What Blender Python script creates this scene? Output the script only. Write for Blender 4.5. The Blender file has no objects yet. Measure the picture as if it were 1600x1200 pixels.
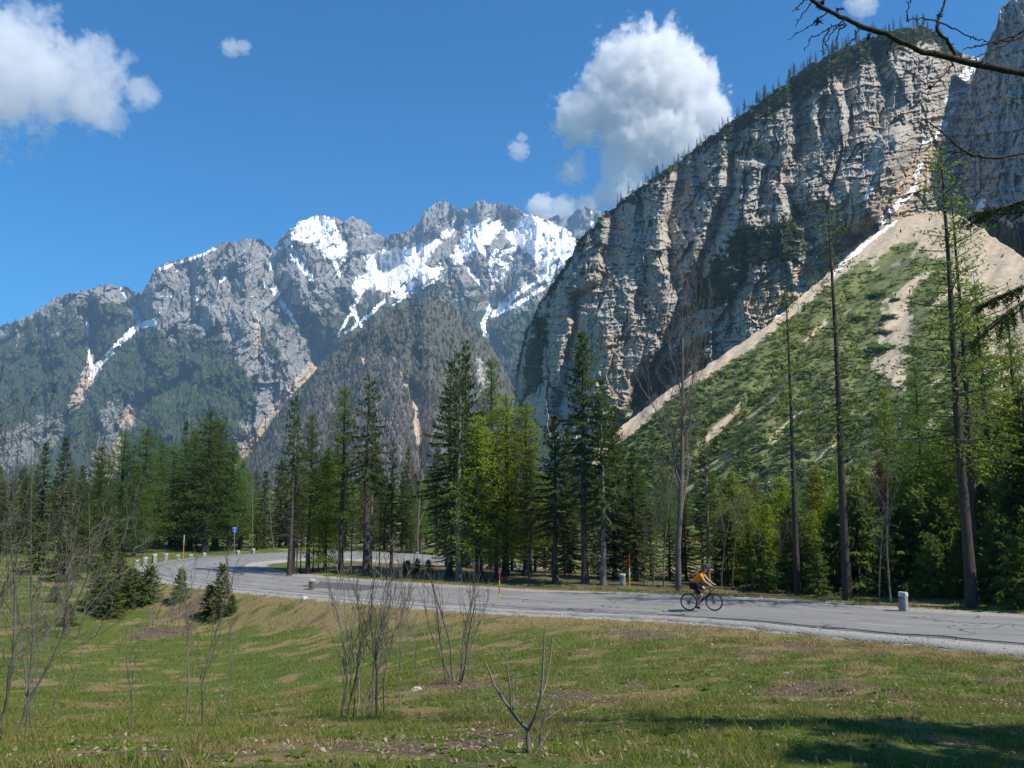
import bpy, bmesh, math, random
import numpy as np
from mathutils import Vector, Matrix

SC = bpy.context.scene
COL = SC.collection
R = math.radians
# ------------------------------------------------------------------ camera, sky, sun, exposure
F = 1202.0                                   # focal length in photo pixels (1600 wide)
PITCH = math.atan(140 / F)                   # horizon at photo row 740
cam_d = bpy.data.cameras.new('camera'); cam = bpy.data.objects.new('camera', cam_d); COL.objects.link(cam)
cam_d.sensor_width = 36; cam_d.lens = 36 * F / 1600; cam_d.clip_start = 0.05; cam_d.clip_end = 40000
cam.location = (0, 0, 0); cam.rotation_euler = (math.pi / 2 + PITCH, 0, 0)
SC.camera = cam

SUN_EL, SUN_AZ = R(52), R(120)               # azimuth clockwise from +Y (the view direction)
S = Vector((math.cos(SUN_EL) * math.sin(SUN_AZ), math.cos(SUN_EL) * math.cos(SUN_AZ), math.sin(SUN_EL)))
w = bpy.data.worlds.new('World'); SC.world = w; w.use_nodes = True
nt = w.node_tree; nt.nodes.clear()
sky = nt.nodes.new('ShaderNodeTexSky'); sky.sky_type = 'NISHITA'; sky.sun_disc = False
sky.sun_elevation = SUN_EL; sky.sun_rotation = SUN_AZ; sky.altitude = 1100; sky.air_density = 1.0
sky.dust_density = 0.15; sky.ozone_density = 3.5
hs = nt.nodes.new('ShaderNodeHueSaturation'); hs.inputs['Saturation'].default_value = 2.3
bg = nt.nodes.new('ShaderNodeBackground'); bg.inputs[1].default_value = 0.1
wo = nt.nodes.new('ShaderNodeOutputWorld')
nt.links.new(sky.outputs[0], hs.inputs['Color']); nt.links.new(hs.outputs[0], bg.inputs[0]); nt.links.new(bg.outputs[0], wo.inputs[0])
sl = bpy.data.lights.new('sun', 'SUN'); sl.energy = 4.5; sl.angle = R(0.53); sl.color = (1, 0.93, 0.82)
so = bpy.data.objects.new('sun', sl); COL.objects.link(so)
so.rotation_euler = S.to_track_quat('Z', 'Y').to_euler(); so.location = (60, -20, 80)
vs = SC.view_settings; vs.view_transform = 'Standard'; vs.look = 'None'; vs.exposure = 0.64; vs.gamma = 1
SC.render.engine = 'CYCLES'
cy = SC.cycles; cy.use_denoising = True; cy.max_bounces = 12; cy.diffuse_bounces = 2; cy.glossy_bounces = 1
cy.transmission_bounces = 2; cy.transparent_max_bounces = 6; cy.volume_bounces = 8
cy.volume_max_steps = 256; cy.volume_step_rate = 1.0; cy.caustics_reflective = False; cy.caustics_refractive = False

# ------------------------------------------------------------------ helpers
_s, _c = math.sin(PITCH), math.cos(PITCH)
def at(px, py, d):
    """photo pixel + distance along the view direction (metres) -> world point(s)"""
    u = (np.asarray(px, float) - 800) / F; v = (600 - np.asarray(py, float)) / F
    Y = _c - v * _s; Z = _s + v * _c
    d = np.asarray(d, float)
    return np.stack(np.broadcast_arrays(u / Y * d, d, Z / Y * d), -1)
def px_of(p):
    p = np.asarray(p, float); X, Y, Z = p[..., 0], p[..., 1], p[..., 2]
    yc = Y * _c + Z * _s; zc = -Y * _s + Z * _c
    return 800 + F * X / yc, 600 - F * zc / yc

_rs = np.random.RandomState(7); _perm = _rs.permutation(512).astype(np.int64); _perm = np.concatenate([_perm, _perm, _perm])
_ga = _rs.rand(512) * 2 * np.pi; _gx, _gy = np.cos(_ga), np.sin(_ga)
def perlin(x, y, seed=0):
    x = np.asarray(x, float) + seed * 17.31; y = np.asarray(y, float) + seed * 9.77
    xi = np.floor(x).astype(np.int64); yi = np.floor(y).astype(np.int64); xf = x - xi; yf = y - yi
    xi &= 511; yi &= 511; x1 = (xi + 1) & 511; y1 = (yi + 1) & 511
    u = xf * xf * xf * (xf * (xf * 6 - 15) + 10); v = yf * yf * yf * (yf * (yf * 6 - 15) + 10)
    def g(a, b, fx, fy):
        h = _perm[_perm[a] + b]; return _gx[h] * fx + _gy[h] * fy
    n00 = g(xi, yi, xf, yf); n10 = g(x1, yi, xf - 1, yf); n01 = g(xi, y1, xf, yf - 1); n11 = g(x1, y1, xf - 1, yf - 1)
    return (n00 * (1 - u) + n10 * u) * (1 - v) + (n01 * (1 - u) + n11 * u) * v * 1.0
def fbm(x, y, o=4, seed=0, gain=.5, lac=2.03):
    a, t = 1., 0
    for i in range(o):
        t = t + a * perlin(x * lac ** i, y * lac ** i, seed + i * 3); a *= gain
    return t
def ridged(x, y, o=4, seed=0, gain=.55, lac=2.07):
    a, t, n = 1., 0, 0
    for i in range(o):
        t = t + a * (1 - 2.2 * np.abs(perlin(x * lac ** i, y * lac ** i, seed + i * 5))); n += a; a *= gain
    return t / n
def facet(x, y, seed=0, tilt=1.):
    """broken rock: every cell of a jittered grid is its own tilted plane"""
    x = np.asarray(x, float); y = np.asarray(y, float); xi = np.floor(x).astype(np.int64); yi = np.floor(y).astype(np.int64)
    best = np.full(x.shape, 1e9); out = np.zeros(x.shape)
    def h(a, b, k): return _perm[(_perm[(a + seed * 37 + k * 71) & 511] + b + k * 29) & 511] / 512.
    for dx in (-1, 0, 1):
        for dy in (-1, 0, 1):
            a, b = xi + dx, yi + dy; cx_, cy_ = a + h(a, b, 1), b + h(a, b, 2); ex, ey = x - cx_, y - cy_; dd = ex * ex + ey * ey; m = dd < best
            best = np.where(m, dd, best); out = np.where(m, h(a, b, 3) - .5 + tilt * ((h(a, b, 4) - .5) * 2 * ex + (h(a, b, 5) - .5) * 1.2 * ey), out)
    return out
def sstep(a, b, x):
    t = np.clip((x - a) / (b - a), 0, 1); return t * t * (3 - 2 * t)
def pl_dist(px, py, pts):
    """distance to a polyline, with signed side and position along it"""
    best = np.full(px.shape, 1e9); side = np.zeros(px.shape); tt = np.zeros(px.shape)
    n = len(pts) - 1
    for i in range(n):
        ax, ay = pts[i]; bx, by = pts[i + 1]; dx, dy = bx - ax, by - ay; L = dx * dx + dy * dy
        t = np.clip(((px - ax) * dx + (py - ay) * dy) / L, 0, 1)
        qx = px - ax - t * dx; qy = py - ay - t * dy; d = np.hypot(qx, qy)
        m = d < best; best = np.where(m, d, best); side = np.where(m, np.sign(qx), side); tt = np.where(m, (i + t) / n, tt)
    return best, side, tt
def in_poly(px, py, poly):
    r = np.zeros(px.shape, bool); n = len(poly)
    for i in range(n):
        x0, y0 = poly[i]; x1, y1 = poly[(i + 1) % n]
        if y0 == y1: continue
        r ^= ((y0 > py) != (y1 > py)) & (px < (x1 - x0) * (py - y0) / (y1 - y0) + x0)
    return r
def poly_soft(px, py, poly, soft):
    """+ inside, - outside, scaled so that 1 = soft pixels from the edge"""
    d = pl_dist(px, py, list(poly) + [poly[0]])[0]
    return np.where(in_poly(px, py, poly), d, -d) / soft

def mesh_np(name, V, F4=None, F3=None, mats=(), attrs=None, smooth=True, matidx=None):
    me = bpy.data.meshes.new(name)
    V = np.asarray(V, np.float32); me.vertices.add(len(V)); me.vertices.foreach_set('co', V.ravel())
    fl, tot = [], []
    if F4 is not None and len(F4): F4 = np.asarray(F4, np.int32); fl.append(F4.ravel()); tot.append(np.full(len(F4), 4, np.int32))
    if F3 is not None and len(F3): F3 = np.asarray(F3, np.int32); fl.append(F3.ravel()); tot.append(np.full(len(F3), 3, np.int32))
    fl = np.concatenate(fl); tot = np.concatenate(tot)
    me.loops.add(len(fl)); me.loops.foreach_set('vertex_index', fl)
    me.polygons.add(len(tot)); st = np.concatenate([[0], np.cumsum(tot)[:-1]]).astype(np.int32)
    me.polygons.foreach_set('loop_start', st); me.polygons.foreach_set('loop_total', tot)
    me.polygons.foreach_set('use_smooth', np.full(len(tot), smooth, bool))
    if matidx is not None: me.polygons.foreach_set('material_index', np.asarray(matidx, np.int32))
    for m in mats: me.materials.append(m)
    if attrs:
        for k, a in attrs.items():
            a = np.asarray(a, np.float32)
            if a.ndim == 2:
                at_ = me.attributes.new(k, 'FLOAT_COLOR', 'POINT'); at_.data.foreach_set('color', a.ravel())
            else:
                at_ = me.attributes.new(k, 'FLOAT', 'POINT'); at_.data.foreach_set('value', a.ravel())
    me.update(calc_edges=True); me.validate()
    return me
def obj(name, me, parent=None, loc=(0, 0, 0), **props):
    o = bpy.data.objects.new(name, me); COL.objects.link(o); o.location = loc
    if parent is not None: o.parent = parent
    for k, v in props.items(): o[k] = v
    return o
def thing(name, label, category, loc=(0, 0, 0), rz=0, group=None, me=None):
    o = obj(name, me, loc=loc); o.rotation_euler = (0, 0, rz); o['label'] = label; o['category'] = category
    if group: o['group'] = group
    return o
def grid_faces(nu, nv):
    i = np.arange(nu * nv).reshape(nu, nv)
    return np.stack([i[:-1, :-1], i[1:, :-1], i[1:, 1:], i[:-1, 1:]], -1).reshape(-1, 4)

class Tubes:
    """collects tapered tubes along polylines into one quad mesh"""
    def __init__(s): s.V, s.Q, s.n = [], [], 0
    def add(s, pts, rad, sides=6):
        P = np.asarray(pts, float); n = len(P); rad = np.broadcast_to(np.asarray(rad, float), (n,))
        T = np.gradient(P, axis=0); T /= np.linalg.norm(T, axis=1, keepdims=True) + 1e-9
        m = T.mean(0); ref = np.array([0, 0, 1.]) if abs(m[2]) < .75 * np.linalg.norm(m) + 1e-9 else np.array([1., 0, 0])
        A = np.cross(T, ref); A /= np.linalg.norm(A, axis=1, keepdims=True) + 1e-9; B = np.cross(T, A)
        a = np.arange(sides) * 2 * np.pi / sides
        ring = P[:, None] + rad[:, None, None] * (np.cos(a)[None, :, None] * A[:, None] + np.sin(a)[None, :, None] * B[:, None])
        s.V.append(ring.reshape(-1, 3))
        i = np.arange(n * sides).reshape(n, sides) + s.n; j = np.roll(i, -1, 1)
        s.Q.append(np.stack([i[:-1], j[:-1], j[1:], i[1:]], -1).reshape(-1, 4)); s.n += n * sides
        return s
    def mesh(s, name, mat, smooth=True):
        return mesh_np(name, np.concatenate(s.V), np.concatenate(s.Q), mats=[mat], smooth=smooth)
def box_vf(cx, cy, cz, sx, sy, sz):
    v = np.array([[x, y, z] for x in (-.5, .5) for y in (-.5, .5) for z in (-.5, .5)]) * [sx, sy, sz] + [cx, cy, cz]
    f = np.array([[0, 1, 3, 2], [4, 6, 7, 5], [0, 4, 5, 1], [2, 3, 7, 6], [0, 2, 6, 4], [1, 5, 7, 3]])
    return v, f

# ------------------------------------------------------------------ material helpers
class NT:
    def __init__(s, name):
        s.m = bpy.data.materials.new(name); s.m.use_nodes = True; s.t = s.m.node_tree; s.t.nodes.clear()
        s.out = s.t.nodes.new('ShaderNodeOutputMaterial')
    def n(s, ty, inp=None, **kw):
        nd = s.t.nodes.new(ty)
        for k, v in kw.items(): setattr(nd, k, v)
        for k, v in (inp or {}).items():
            if isinstance(v, bpy.types.NodeSocket): s.t.links.new(v, nd.inputs[k])
            else: nd.inputs[k].default_value = v
        return nd
    def noise(s, vec, scale, detail=4, rough=.55, dist=0):
        return s.n('ShaderNodeTexNoise', {'Vector': vec, 'Scale': scale, 'Detail': detail, 'Roughness': rough, 'Distortion': dist}).outputs[0]
    def ramp(s, fac, stops):
        r = s.n('ShaderNodeValToRGB', {'Fac': fac}); e = r.color_ramp.elements
        while len(e) < len(stops): e.new(.5)
        for el, (p, c) in zip(e, stops):
            el.position = p; el.color = (*c, 1) if len(c) == 3 else c
        return r.outputs[0]
    def step(s, v, a, b):
        return s.n('ShaderNodeMapRange', {0: v, 1: a, 2: b}, interpolation_type='SMOOTHSTEP').outputs[0]
    def mix(s, f, a, b):
        m = s.n('ShaderNodeMix', data_type='RGBA')
        for k, v in ((0, f), (6, a), (7, b)):
            if isinstance(v, bpy.types.NodeSocket): s.t.links.new(v, m.inputs[k])
            else: m.inputs[k].default_value = (*v, 1) if isinstance(v, tuple) and len(v) == 3 else v
        return m.outputs[2]
    def math(s, op, a, b=0., c=0.):
        return s.n('ShaderNodeMath', {0: a, 1: b, 2: c}, operation=op).outputs[0]
    def obj_co(s): return s.n('ShaderNodeTexCoord').outputs['Object']
    def pos(s): return s.n('ShaderNodeNewGeometry').outputs['Position']
    def rnd(s): return s.n('ShaderNodeObjectInfo').outputs['Random']
    def attr(s, k): return s.n('ShaderNodeAttribute', attribute_name=k)
    def bump(s, h, strength=.5, dist=.02): return s.n('ShaderNodeBump', {'Height': h, 'Strength': strength, 'Distance': dist}).outputs[0]
    def finish(s, col, rough=.85, normal=None, spec=.3, metal=0.):
        inp = {'Base Color': col if isinstance(col, bpy.types.NodeSocket) else (*col, 1), 'Roughness': rough, 'Specular IOR Level': spec, 'Metallic': metal}
        if normal is not None: inp['Normal'] = normal
        b = s.n('ShaderNodeBsdfPrincipled', inp); s.t.links.new(b.outputs[0], s.out.inputs[0]); return s.m
def plain(name, col, rough=.6, spec=.3, metal=0., var=.12, scale=8.):
    t = NT(name); co = t.obj_co(); n = t.noise(co, scale, 5, .6)
    a = tuple(max(0, c * (1 - var * 2)) for c in col); b = tuple(min(1, c * (1 + var)) for c in col)
    return t.finish(t.ramp(n, [(.3, a), (.7, b)]), rough, t.bump(n, .25, .005), spec, metal)
def foliage(name, dark, light, trans=.35, rscale=.9):
    """needle / leaf cards: light and dark clumps, a little light through them"""
    t = NT(name); p = t.pos(); n = t.noise(p, rscale, 3, .6); n2 = t.noise(p, 9., 2, .6)
    k = t.math('ADD', t.math('MULTIPLY', n, .6), t.math('MULTIPLY', n2, .4))
    c = t.ramp(k, [(.32, dark), (.68, light)])
    hv = t.n('ShaderNodeHueSaturation', {'Color': c, 'Value': t.math('ADD', t.math('MULTIPLY', t.rnd(), .5), .75), 'Hue': t.math('ADD', t.math('MULTIPLY', t.rnd(), .03), .485)}).outputs[0]
    d = t.n('ShaderNodeBsdfDiffuse', {'Color': hv}); tr = t.n('ShaderNodeBsdfTranslucent', {'Color': hv})
    mx = t.n('ShaderNodeMixShader', {0: trans, 1: d.outputs[0], 2: tr.outputs[0]}); t.t.links.new(mx.outputs[0], t.out.inputs[0])
    return t.m
def bark(name, dark, light, scale=14.):
    t = NT(name); co = t.obj_co(); mp = t.n('ShaderNodeMapping', {'Vector': co, 'Scale': (1, 1, .22)}).outputs[0]
    n = t.noise(mp, scale, 6, .65, .4); n2 = t.noise(co, 1.3, 3)
    c = t.mix(t.math('MULTIPLY', n2, .6), t.ramp(n, [(.35, dark), (.68, light)]), tuple((a + b) * .5 for a, b in zip(dark, light)))
    return t.finish(c, .92, t.bump(n, .7, .03), .1)
# ================================================================== GROUND AND ROAD
# road centre line (metres; camera at the origin, +Y the view direction)
_ctrl = np.array([(30, 6, -2.6), (25, 13.0, -3.5), (20.2, 18.6, -4.15), (15.6, 23.5, -4.6), (13.5, 26.3, -4.9), (8.1, 32.9, -5.5), (-.6, 39.6, -6.2), (-12.9, 49.4, -6.9),
                  (-19.5, 54.6, -7.1), (-24.2, 60.5, -7.2), (-24.6, 67.0, -7.35), (-20.2, 72.5, -7.5), (-13, 74.8, -7.8), (-5, 74, -8.3), (4, 72, -9.2), (16, 71, -10.6), (32, 72, -12.5), (60, 76, -15.5)], float)
def _catmull(P, step=.4):
    out = []
    Q = np.vstack([2 * P[0] - P[1], P, 2 * P[-1] - P[-2]])
    for i in range(1, len(Q) - 2):
        n = max(4, int(np.linalg.norm(Q[i + 1] - Q[i]) / step)); t = (np.arange(n) / n)[:, None]
        out.append(.5 * ((2 * Q[i]) + (Q[i + 1] - Q[i - 1]) * t + (2 * Q[i - 1] - 5 * Q[i] + 4 * Q[i + 1] - Q[i + 2]) * t ** 2 + (3 * Q[i] - Q[i - 1] - 3 * Q[i + 1] + Q[i + 2]) * t ** 3))
    return np.vstack(out + [P[-1:]])
RC = _catmull(_ctrl)
RT = np.gradient(RC, axis=0); RT /= np.linalg.norm(RT[:, :2], axis=1, keepdims=True)
RN = np.stack([-RT[:, 1], RT[:, 0], np.zeros(len(RC))], -1)       # left of travel = the camera's near side of the first arm
RS = np.concatenate([[0], np.cumsum(np.linalg.norm(np.diff(RC, axis=0), axis=1))])
_ihp = np.exp(-((np.arange(len(RC)) - np.argmin(np.hypot(RC[:, 0] + 24.6, RC[:, 1] - 64))) / 26.) ** 2)
HALF_N = 2.75 + .5 * _ihp                 # near / outer half width
HALF_F = 2.75 + 1.1 * _ihp                # far / inner half width
def road_near(x, y):
    """distance to the centre line, road level, signed offset, index"""
    x = np.asarray(x, float).ravel(); y = np.asarray(y, float).ravel()
    D = np.empty(len(x)); I = np.empty(len(x), int)
    C2 = RC[:, :2]
    for a in range(0, len(x), 20000):
        d2 = (x[a:a + 20000, None] - C2[None, :, 0]) ** 2 + (y[a:a + 20000, None] - C2[None, :, 1]) ** 2
        i = d2.argmin(1); I[a:a + 20000] = i; D[a:a + 20000] = np.sqrt(d2[np.arange(len(i)), i])
    off = (x - RC[I, 0]) * RN[I, 0] + (y - RC[I, 1]) * RN[I, 1]
    return D, RC[I, 2], off, I
_anc = [(800,1200,6.5),(400,1200,6.3),(0,1200,6.),(1200,1200,6.6),(1600,1200,6.6),(800,1150,9),(550,1125,13),(205,1145,12),(20,1155,10.5),(-200,1150,10),
        (300,1100,23),(100,1095,22),(500,1090,20),(715,1065,17.5),(300,1040,32),(100,1040,31),(500,1030,30),(-100,1040,30),(-300,1030,30),
        (300,990,42),(100,985,42),(-100,980,42),(470,990,38),(650,985,34),(800,978,31),(900,1000,26),(1000,988,26),(1100,985,26.5),(1100,1050,17),
        (900,1080,16),(1300,1100,12.5),(1300,1040,18),(1500,1100,11.5),(1500,1040,17),(1600,1025,19),(1800,1030,17),(1800,1200,6.6),
        (0,905,58),(0,835,85),(150,870,78),(100,930,52),(300,858,90),(500,850,98),(700,870,92),(550,888,56),(500,886,60),(640,892,56),
        (1100,915,45),(1411,930,36),(1600,935,32),(1800,940,30),(1300,920,42),(900,900,52),(900,890,78),(1300,870,80),(1600,850,80),(1900,850,80),(-300,860,70)]
_A = np.vstack([at(*a) for a in _anc] + [[(0, 0, -1.65), (6, 0, -1.75), (-6, 0, -1.65), (0, -8, -1.3), (14, 2, -2.4), (-14, 4, -3.0), (-30, 12, -5.5), (10, 9, -3.25)]])
def _tps(r2): return .5 * r2 * np.log(r2 + 1e-9)
_n = len(_A); _K = _tps((_A[:, None, 0] - _A[None, :, 0]) ** 2 + (_A[:, None, 1] - _A[None, :, 1]) ** 2) + np.eye(_n) * 3.0
_Pm = np.column_stack([np.ones(_n), _A[:, :2]])
_sol = np.linalg.solve(np.block([[_K, _Pm], [_Pm.T, np.zeros((3, 3))]]), np.concatenate([_A[:, 2], np.zeros(3)]))
def gz(x, y, road=True):
    sh = np.shape(x); x = np.asarray(x, float).ravel(); y = np.asarray(y, float).ravel()
    xc = np.clip(x, -70, 70); yc = np.clip(y, -12, 110)
    z = np.empty(len(x))
    for a in range(0, len(x), 20000):
        xa, ya = xc[a:a + 20000], yc[a:a + 20000]
        z[a:a + 20000] = _tps((xa[:, None] - _A[None, :, 0]) ** 2 + (ya[:, None] - _A[None, :, 1]) ** 2) @ _sol[:_n] + _sol[_n] + _sol[_n + 1] * xa + _sol[_n + 2] * ya
    z = np.clip(z, -16, -1.0)
    far = sstep(85, 170, np.hypot(x, np.maximum(y, 0))); z = z * (1 - far) + (-14 - np.clip(np.hypot(x, y) - 170, 0, 3000) * .012) * far
    z += .10 * fbm(x * .35, y * .35, 3, 3) + .035 * fbm(x * 1.3, y * 1.3, 3, 5)
    if road:
        D, rz, off, I = road_near(x, y)
        inner = np.where(off > 0, HALF_N[I], HALF_F[I]) + 1.1
        k = 1 - sstep(0, 3.6, D - inner)
        z = z * (1 - k) + (rz - .07 - .03 * sstep(0, 1, D - inner)) * k
    return z.reshape(sh)

# --- ground sheet out to the foot of the mountains
def _axis(lo, hi, near, n_near, n_lo, n_hi):
    a = np.linspace(near[0], near[1], n_near)
    h = near[1] + (hi - near[1]) * (np.linspace(0, 1, n_hi + 1)[1:] ** 3.2); l = near[0] - (near[0] - lo) * (np.linspace(0, 1, n_lo + 1)[1:] ** 3.2)
    return np.concatenate([l[::-1], a, h])
gx = _axis(-4500, 3500, (-44, 36), 260, 40, 40); gy = _axis(-600, 7000, (-2, 84), 280, 14, 60)
GX, GY = np.meshgrid(gx, gy, indexing='ij'); GZ = gz(GX, GY)
PXg, PYg = px_of(np.stack([GX, np.maximum(GY, 1), GZ], -1))
# ground cover: r = straw / dead grass, g = bare soil and litter, b = gravel
n1 = fbm(GX * .45, GY * .45, 4, 11, .6); n2 = fbm(GX * 1.5, GY * 1.5, 3, 15); n3 = fbm(GX * .12, GY * .12, 3, 19)
D, rz, off, I = road_near(GX, GY); D = D.reshape(GX.shape); off = off.reshape(GX.shape); I = I.reshape(GX.shape)
inner = np.where(off > 0, HALF_N[I], HALF_F[I])
bank = sstep(6.5, 1.2, D - inner) * (off > 0)
zone = .34 * sstep(-.3, .5, fbm(GX * .16, GY * .16, 3, 61) + .3 * n1) + .35 * sstep(-4, 12, GX + .3 * GY - 6) + .3 * np.exp(-((D - inner) / 7.) ** 2)
straw = np.clip(zone * (.45 + n2) + .85 * bank * sstep(-.7, .3, n1) + sstep(.12, .5, n1 + .35 * n2) * .75 + .25 * sstep(-.2, .5, n2), 0, 1)
soil = sstep(.40, .7, fbm(GX * .5, GY * .5, 4, 31) + .45 * n2) * .9
for (px, py, d, r) in [(1010, 985, 26, 1.6), (640, 1165, 7.6, 1.1), (540, 1170, 7.4, .8), (300, 960, 46, 2.0), (250, 985, 42, 2.0), (700, 1065, 17.5, 1.3), (930, 1085, 14, 1.4), (1290, 1070, 14, 1.3), (1560, 1085, 12, .8), (430, 1180, 7, .5), (240, 1180, 7, .5), (1180, 1025, 21, .8), (1250, 1005, 22, 1.0)]:
    q = at(px, py, d); soil = np.maximum(soil, sstep(r * 1.25, r * .4, np.hypot(GX - q[0], (GY - q[1]) * .8) + 1.3 * r * n2 + .6 * r * n1) * .75)
forest = np.where(GY > 30, sstep(1.5, 5, (D - inner)) * (off < 0), 0) * sstep(25, 35, GY)
forest = np.maximum(forest, sstep(78, 90, GY))
gravel = sstep(1.75, .9, D - inner + .5 * n2)
lushN = n3
ground_mask = np.stack([straw, np.maximum(soil, forest * .55 * sstep(75, 60, GY)), gravel, np.clip(.5 + n3, 0, 1)], -1).reshape(-1, 4)

t = NT('meadow'); mk = t.attr('mask'); sp = t.n('ShaderNodeSeparateColor', {'Color': mk.outputs['Color']}); p = t.pos()
nA = t.noise(p, 1.1, 5, .65); nB = t.noise(p, 14., 5, .7); nC = t.noise(p, 60., 3, .7)
mixn = t.math('ADD', t.math('MULTIPLY', nA, .45), t.math('MULTIPLY', nB, .55))
green = t.ramp(mixn, [(.3, (.036, .056, .012)), (.5, (.085, .122, .024)), (.72, (.165, .19, .05))])
strawc = t.ramp(nB, [(.3, (.12, .09, .04)), (.55, (.25, .195, .09)), (.75, (.35, .29, .15))])
soilc = t.ramp(t.math('ADD', t.math('MULTIPLY', nB, .5), t.math('MULTIPLY', nC, .5)), [(.35, (.045, .032, .02)), (.52, (.14, .10, .07)), (.66, (.30, .25, .19))])
gravc = t.ramp(nC, [(.3, (.20, .19, .175)), (.7, (.46, .44, .41))])
def brk(sock, k=.5): return t.step(t.math('ADD', sock, t.math('MULTIPLY', t.math('SUBTRACT', nB, .5), k * 2)), .25, .75)
c = t.mix(brk(sp.outputs[0]), green, strawc); c = t.mix(brk(sp.outputs[1]), c, soilc); c = t.mix(brk(sp.outputs[2], .35), c, gravc)
M_ground = t.finish(c, .95, t.bump(t.math('ADD', nB, t.math('MULTIPLY', nC, .5)), .8, .06), .1)
ground = obj('ground', mesh_np('ground', np.stack([GX, GY, GZ], -1).reshape(-1, 3), grid_faces(*GX.shape), mats=[M_ground], attrs={'mask': ground_mask}), kind='structure')
ground['label'] = 'sloping meadow of spring grass, dry straw and leaf litter'

# --- road: gravel verge, asphalt, tar seams with painted edge shadow, cracks
def strip(name, offs_a, offs_b, lift, mat, i0=0, i1=None, cols=7, parent=None, crown=0., skirt=0., **props):
    i1 = len(RC) if i1 is None else i1; k = np.arange(i0, i1); a = np.broadcast_to(offs_a, len(RC))[k]; b = np.broadcast_to(offs_b, len(RC))[k]
    t_ = np.linspace(0, 1, cols)[None]; o = a[:, None] * (1 - t_) + b[:, None] * t_
    P = RC[k][:, None] + RN[k][:, None] * o[..., None]; P[..., 2] += lift - crown * o ** 2 + .012 * fbm(P[..., 0] * .5, P[..., 1] * .5, 2, 8)
    if skirt:
        L = P[:, :1].copy(); L[..., 2] -= skirt; Rr = P[:, -1:].copy(); Rr[..., 2] -= skirt; P = np.concatenate([L, P, Rr], 1); o = np.concatenate([o[:, :1], o, o[:, -1:]], 1)
    at_ = {'along': np.repeat(RS[k], P.shape[1]), 'across': o.ravel()}
    return obj(name, mesh_np(name, P.reshape(-1, 3), grid_faces(*P.shape[:2]), mats=[mat], attrs=at_), parent, **props)
t = NT('asphalt'); p = t.pos(); al = t.attr('along').outputs['Fac']; ac = t.attr('across').outputs['Fac']
uv = t.n('ShaderNodeCombineXYZ', {0: t.math('MULTIPLY', al, .12), 1: ac, 2: 0.}).outputs[0]
nb = t.noise(uv, 1.1, 5, .6, .6); nf = t.noise(p, 90., 3, .8); nl = t.noise(p, .35, 4, .6)
base = t.ramp(t.math('ADD', t.math('MULTIPLY', nb, .5), t.math('MULTIPLY', nl, .5)), [(.32, (.145, .142, .136)), (.5, (.215, .21, .198)), (.7, (.285, .275, .255))])
base = t.mix(.35, base, t.ramp(nf, [(.3, (.07, .07, .072)), (.7, (.34, .335, .32))]))
vor = t.n('ShaderNodeTexVoronoi', {'Vector': t.n('ShaderNodeVectorMath', {0: t.n('ShaderNodeCombineXYZ', {0: t.math('MULTIPLY', al, .22), 1: t.math('MULTIPLY', ac, .75), 2: 0.}).outputs[0], 1: t.n('ShaderNodeTexNoise', {'Vector': p, 'Scale': .8}).outputs[1]}, operation='ADD').outputs[0], 'Scale': 1.0}, feature='DISTANCE_TO_EDGE')
crack = t.math('MULTIPLY', t.step(vor.outputs[0], .022, .006), t.step(nl, .42, .56))
pale = t.math('MULTIPLY', t.step(t.noise(uv, 2.6, 4, .7), .6, .68), .5)
trk = t.step(t.math('ABSOLUTE', t.math('SUBTRACT', t.math('PINGPONG', t.math('ADD', ac, 2.75), 1.375), .69)), .4, .1)
base = t.mix(t.math('MULTIPLY', trk, .22), base, (.14, .138, .134)); base = t.mix(pale, base, (.38, .375, .36)); base = t.mix(crack, base, (.03, .03, .03))
M_asph = t.finish(base, .85, t.bump(nf, .4, .01), .25)
t = NT('verge_gravel'); p = t.pos(); v = t.n('ShaderNodeTexVoronoi', {'Vector': p, 'Scale': 26.}); nn = t.noise(p, 2.2, 4, .6)
M_grav = t.finish(t.mix(t.math('MULTIPLY', nn, .5), t.ramp(v.outputs['Color'], [(.1, (.20, .19, .17)), (.9, (.44, .42, .38))]), (.34, .32, .28)), .95, t.bump(v.outputs[0], .8, .03), .15)
M_tar_shadow = plain('old_tar_and_shadow', (.018, .018, .02), .7, .3)  # tar black of the cracks, also used for the painted edge shadow
jit = .12 * fbm(RS * .5, RS * 0, 3, 4) + .10 * fbm(RS * 1.9, RS * 0 + 5, 3, 9)
wide = sstep(40, 20, RS) * .7
verge = strip('road_verge', HALF_N + .7 + jit * 3 + wide, -HALF_F - .55 - jit * 2, -.035, M_grav, crown=.0, cols=9, skirt=.12, kind='structure')
road = strip('road', HALF_N + jit, -HALF_F + jit, .012, M_asph, crown=.004, cols=15, skirt=.05, kind='structure')
road['label'] = 'worn grey asphalt mountain road curving round a hairpin'
ia = int(np.argmin(np.abs(RC[:, 0] - 17.5))); ib = int(np.argmin(np.abs(RC[:, 0] - 6.5) + (RC[:, 1] > 50) * 99)); ic = int(np.argmin(np.abs(RC[:, 0] + 2) + (RC[:, 1] > 50) * 99))
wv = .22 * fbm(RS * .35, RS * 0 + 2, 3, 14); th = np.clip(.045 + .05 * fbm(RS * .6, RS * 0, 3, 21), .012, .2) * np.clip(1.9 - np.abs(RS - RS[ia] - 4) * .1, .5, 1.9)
strip('edge_crack_shadow', HALF_N - .22 + wv + th, HALF_N - .22 + wv - th, .0175, M_tar_shadow, ia - 10, ib + 14, 3, road, .004)  # edge strips: crack plus the shadow of the asphalt edge, painted dark
strip('edge_crack_shadow', HALF_N - .5 + wv + .03, HALF_N - .5 + wv - .025, .0175, M_tar_shadow, ib - 3, ic + 24, 3, road, .004)
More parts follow.
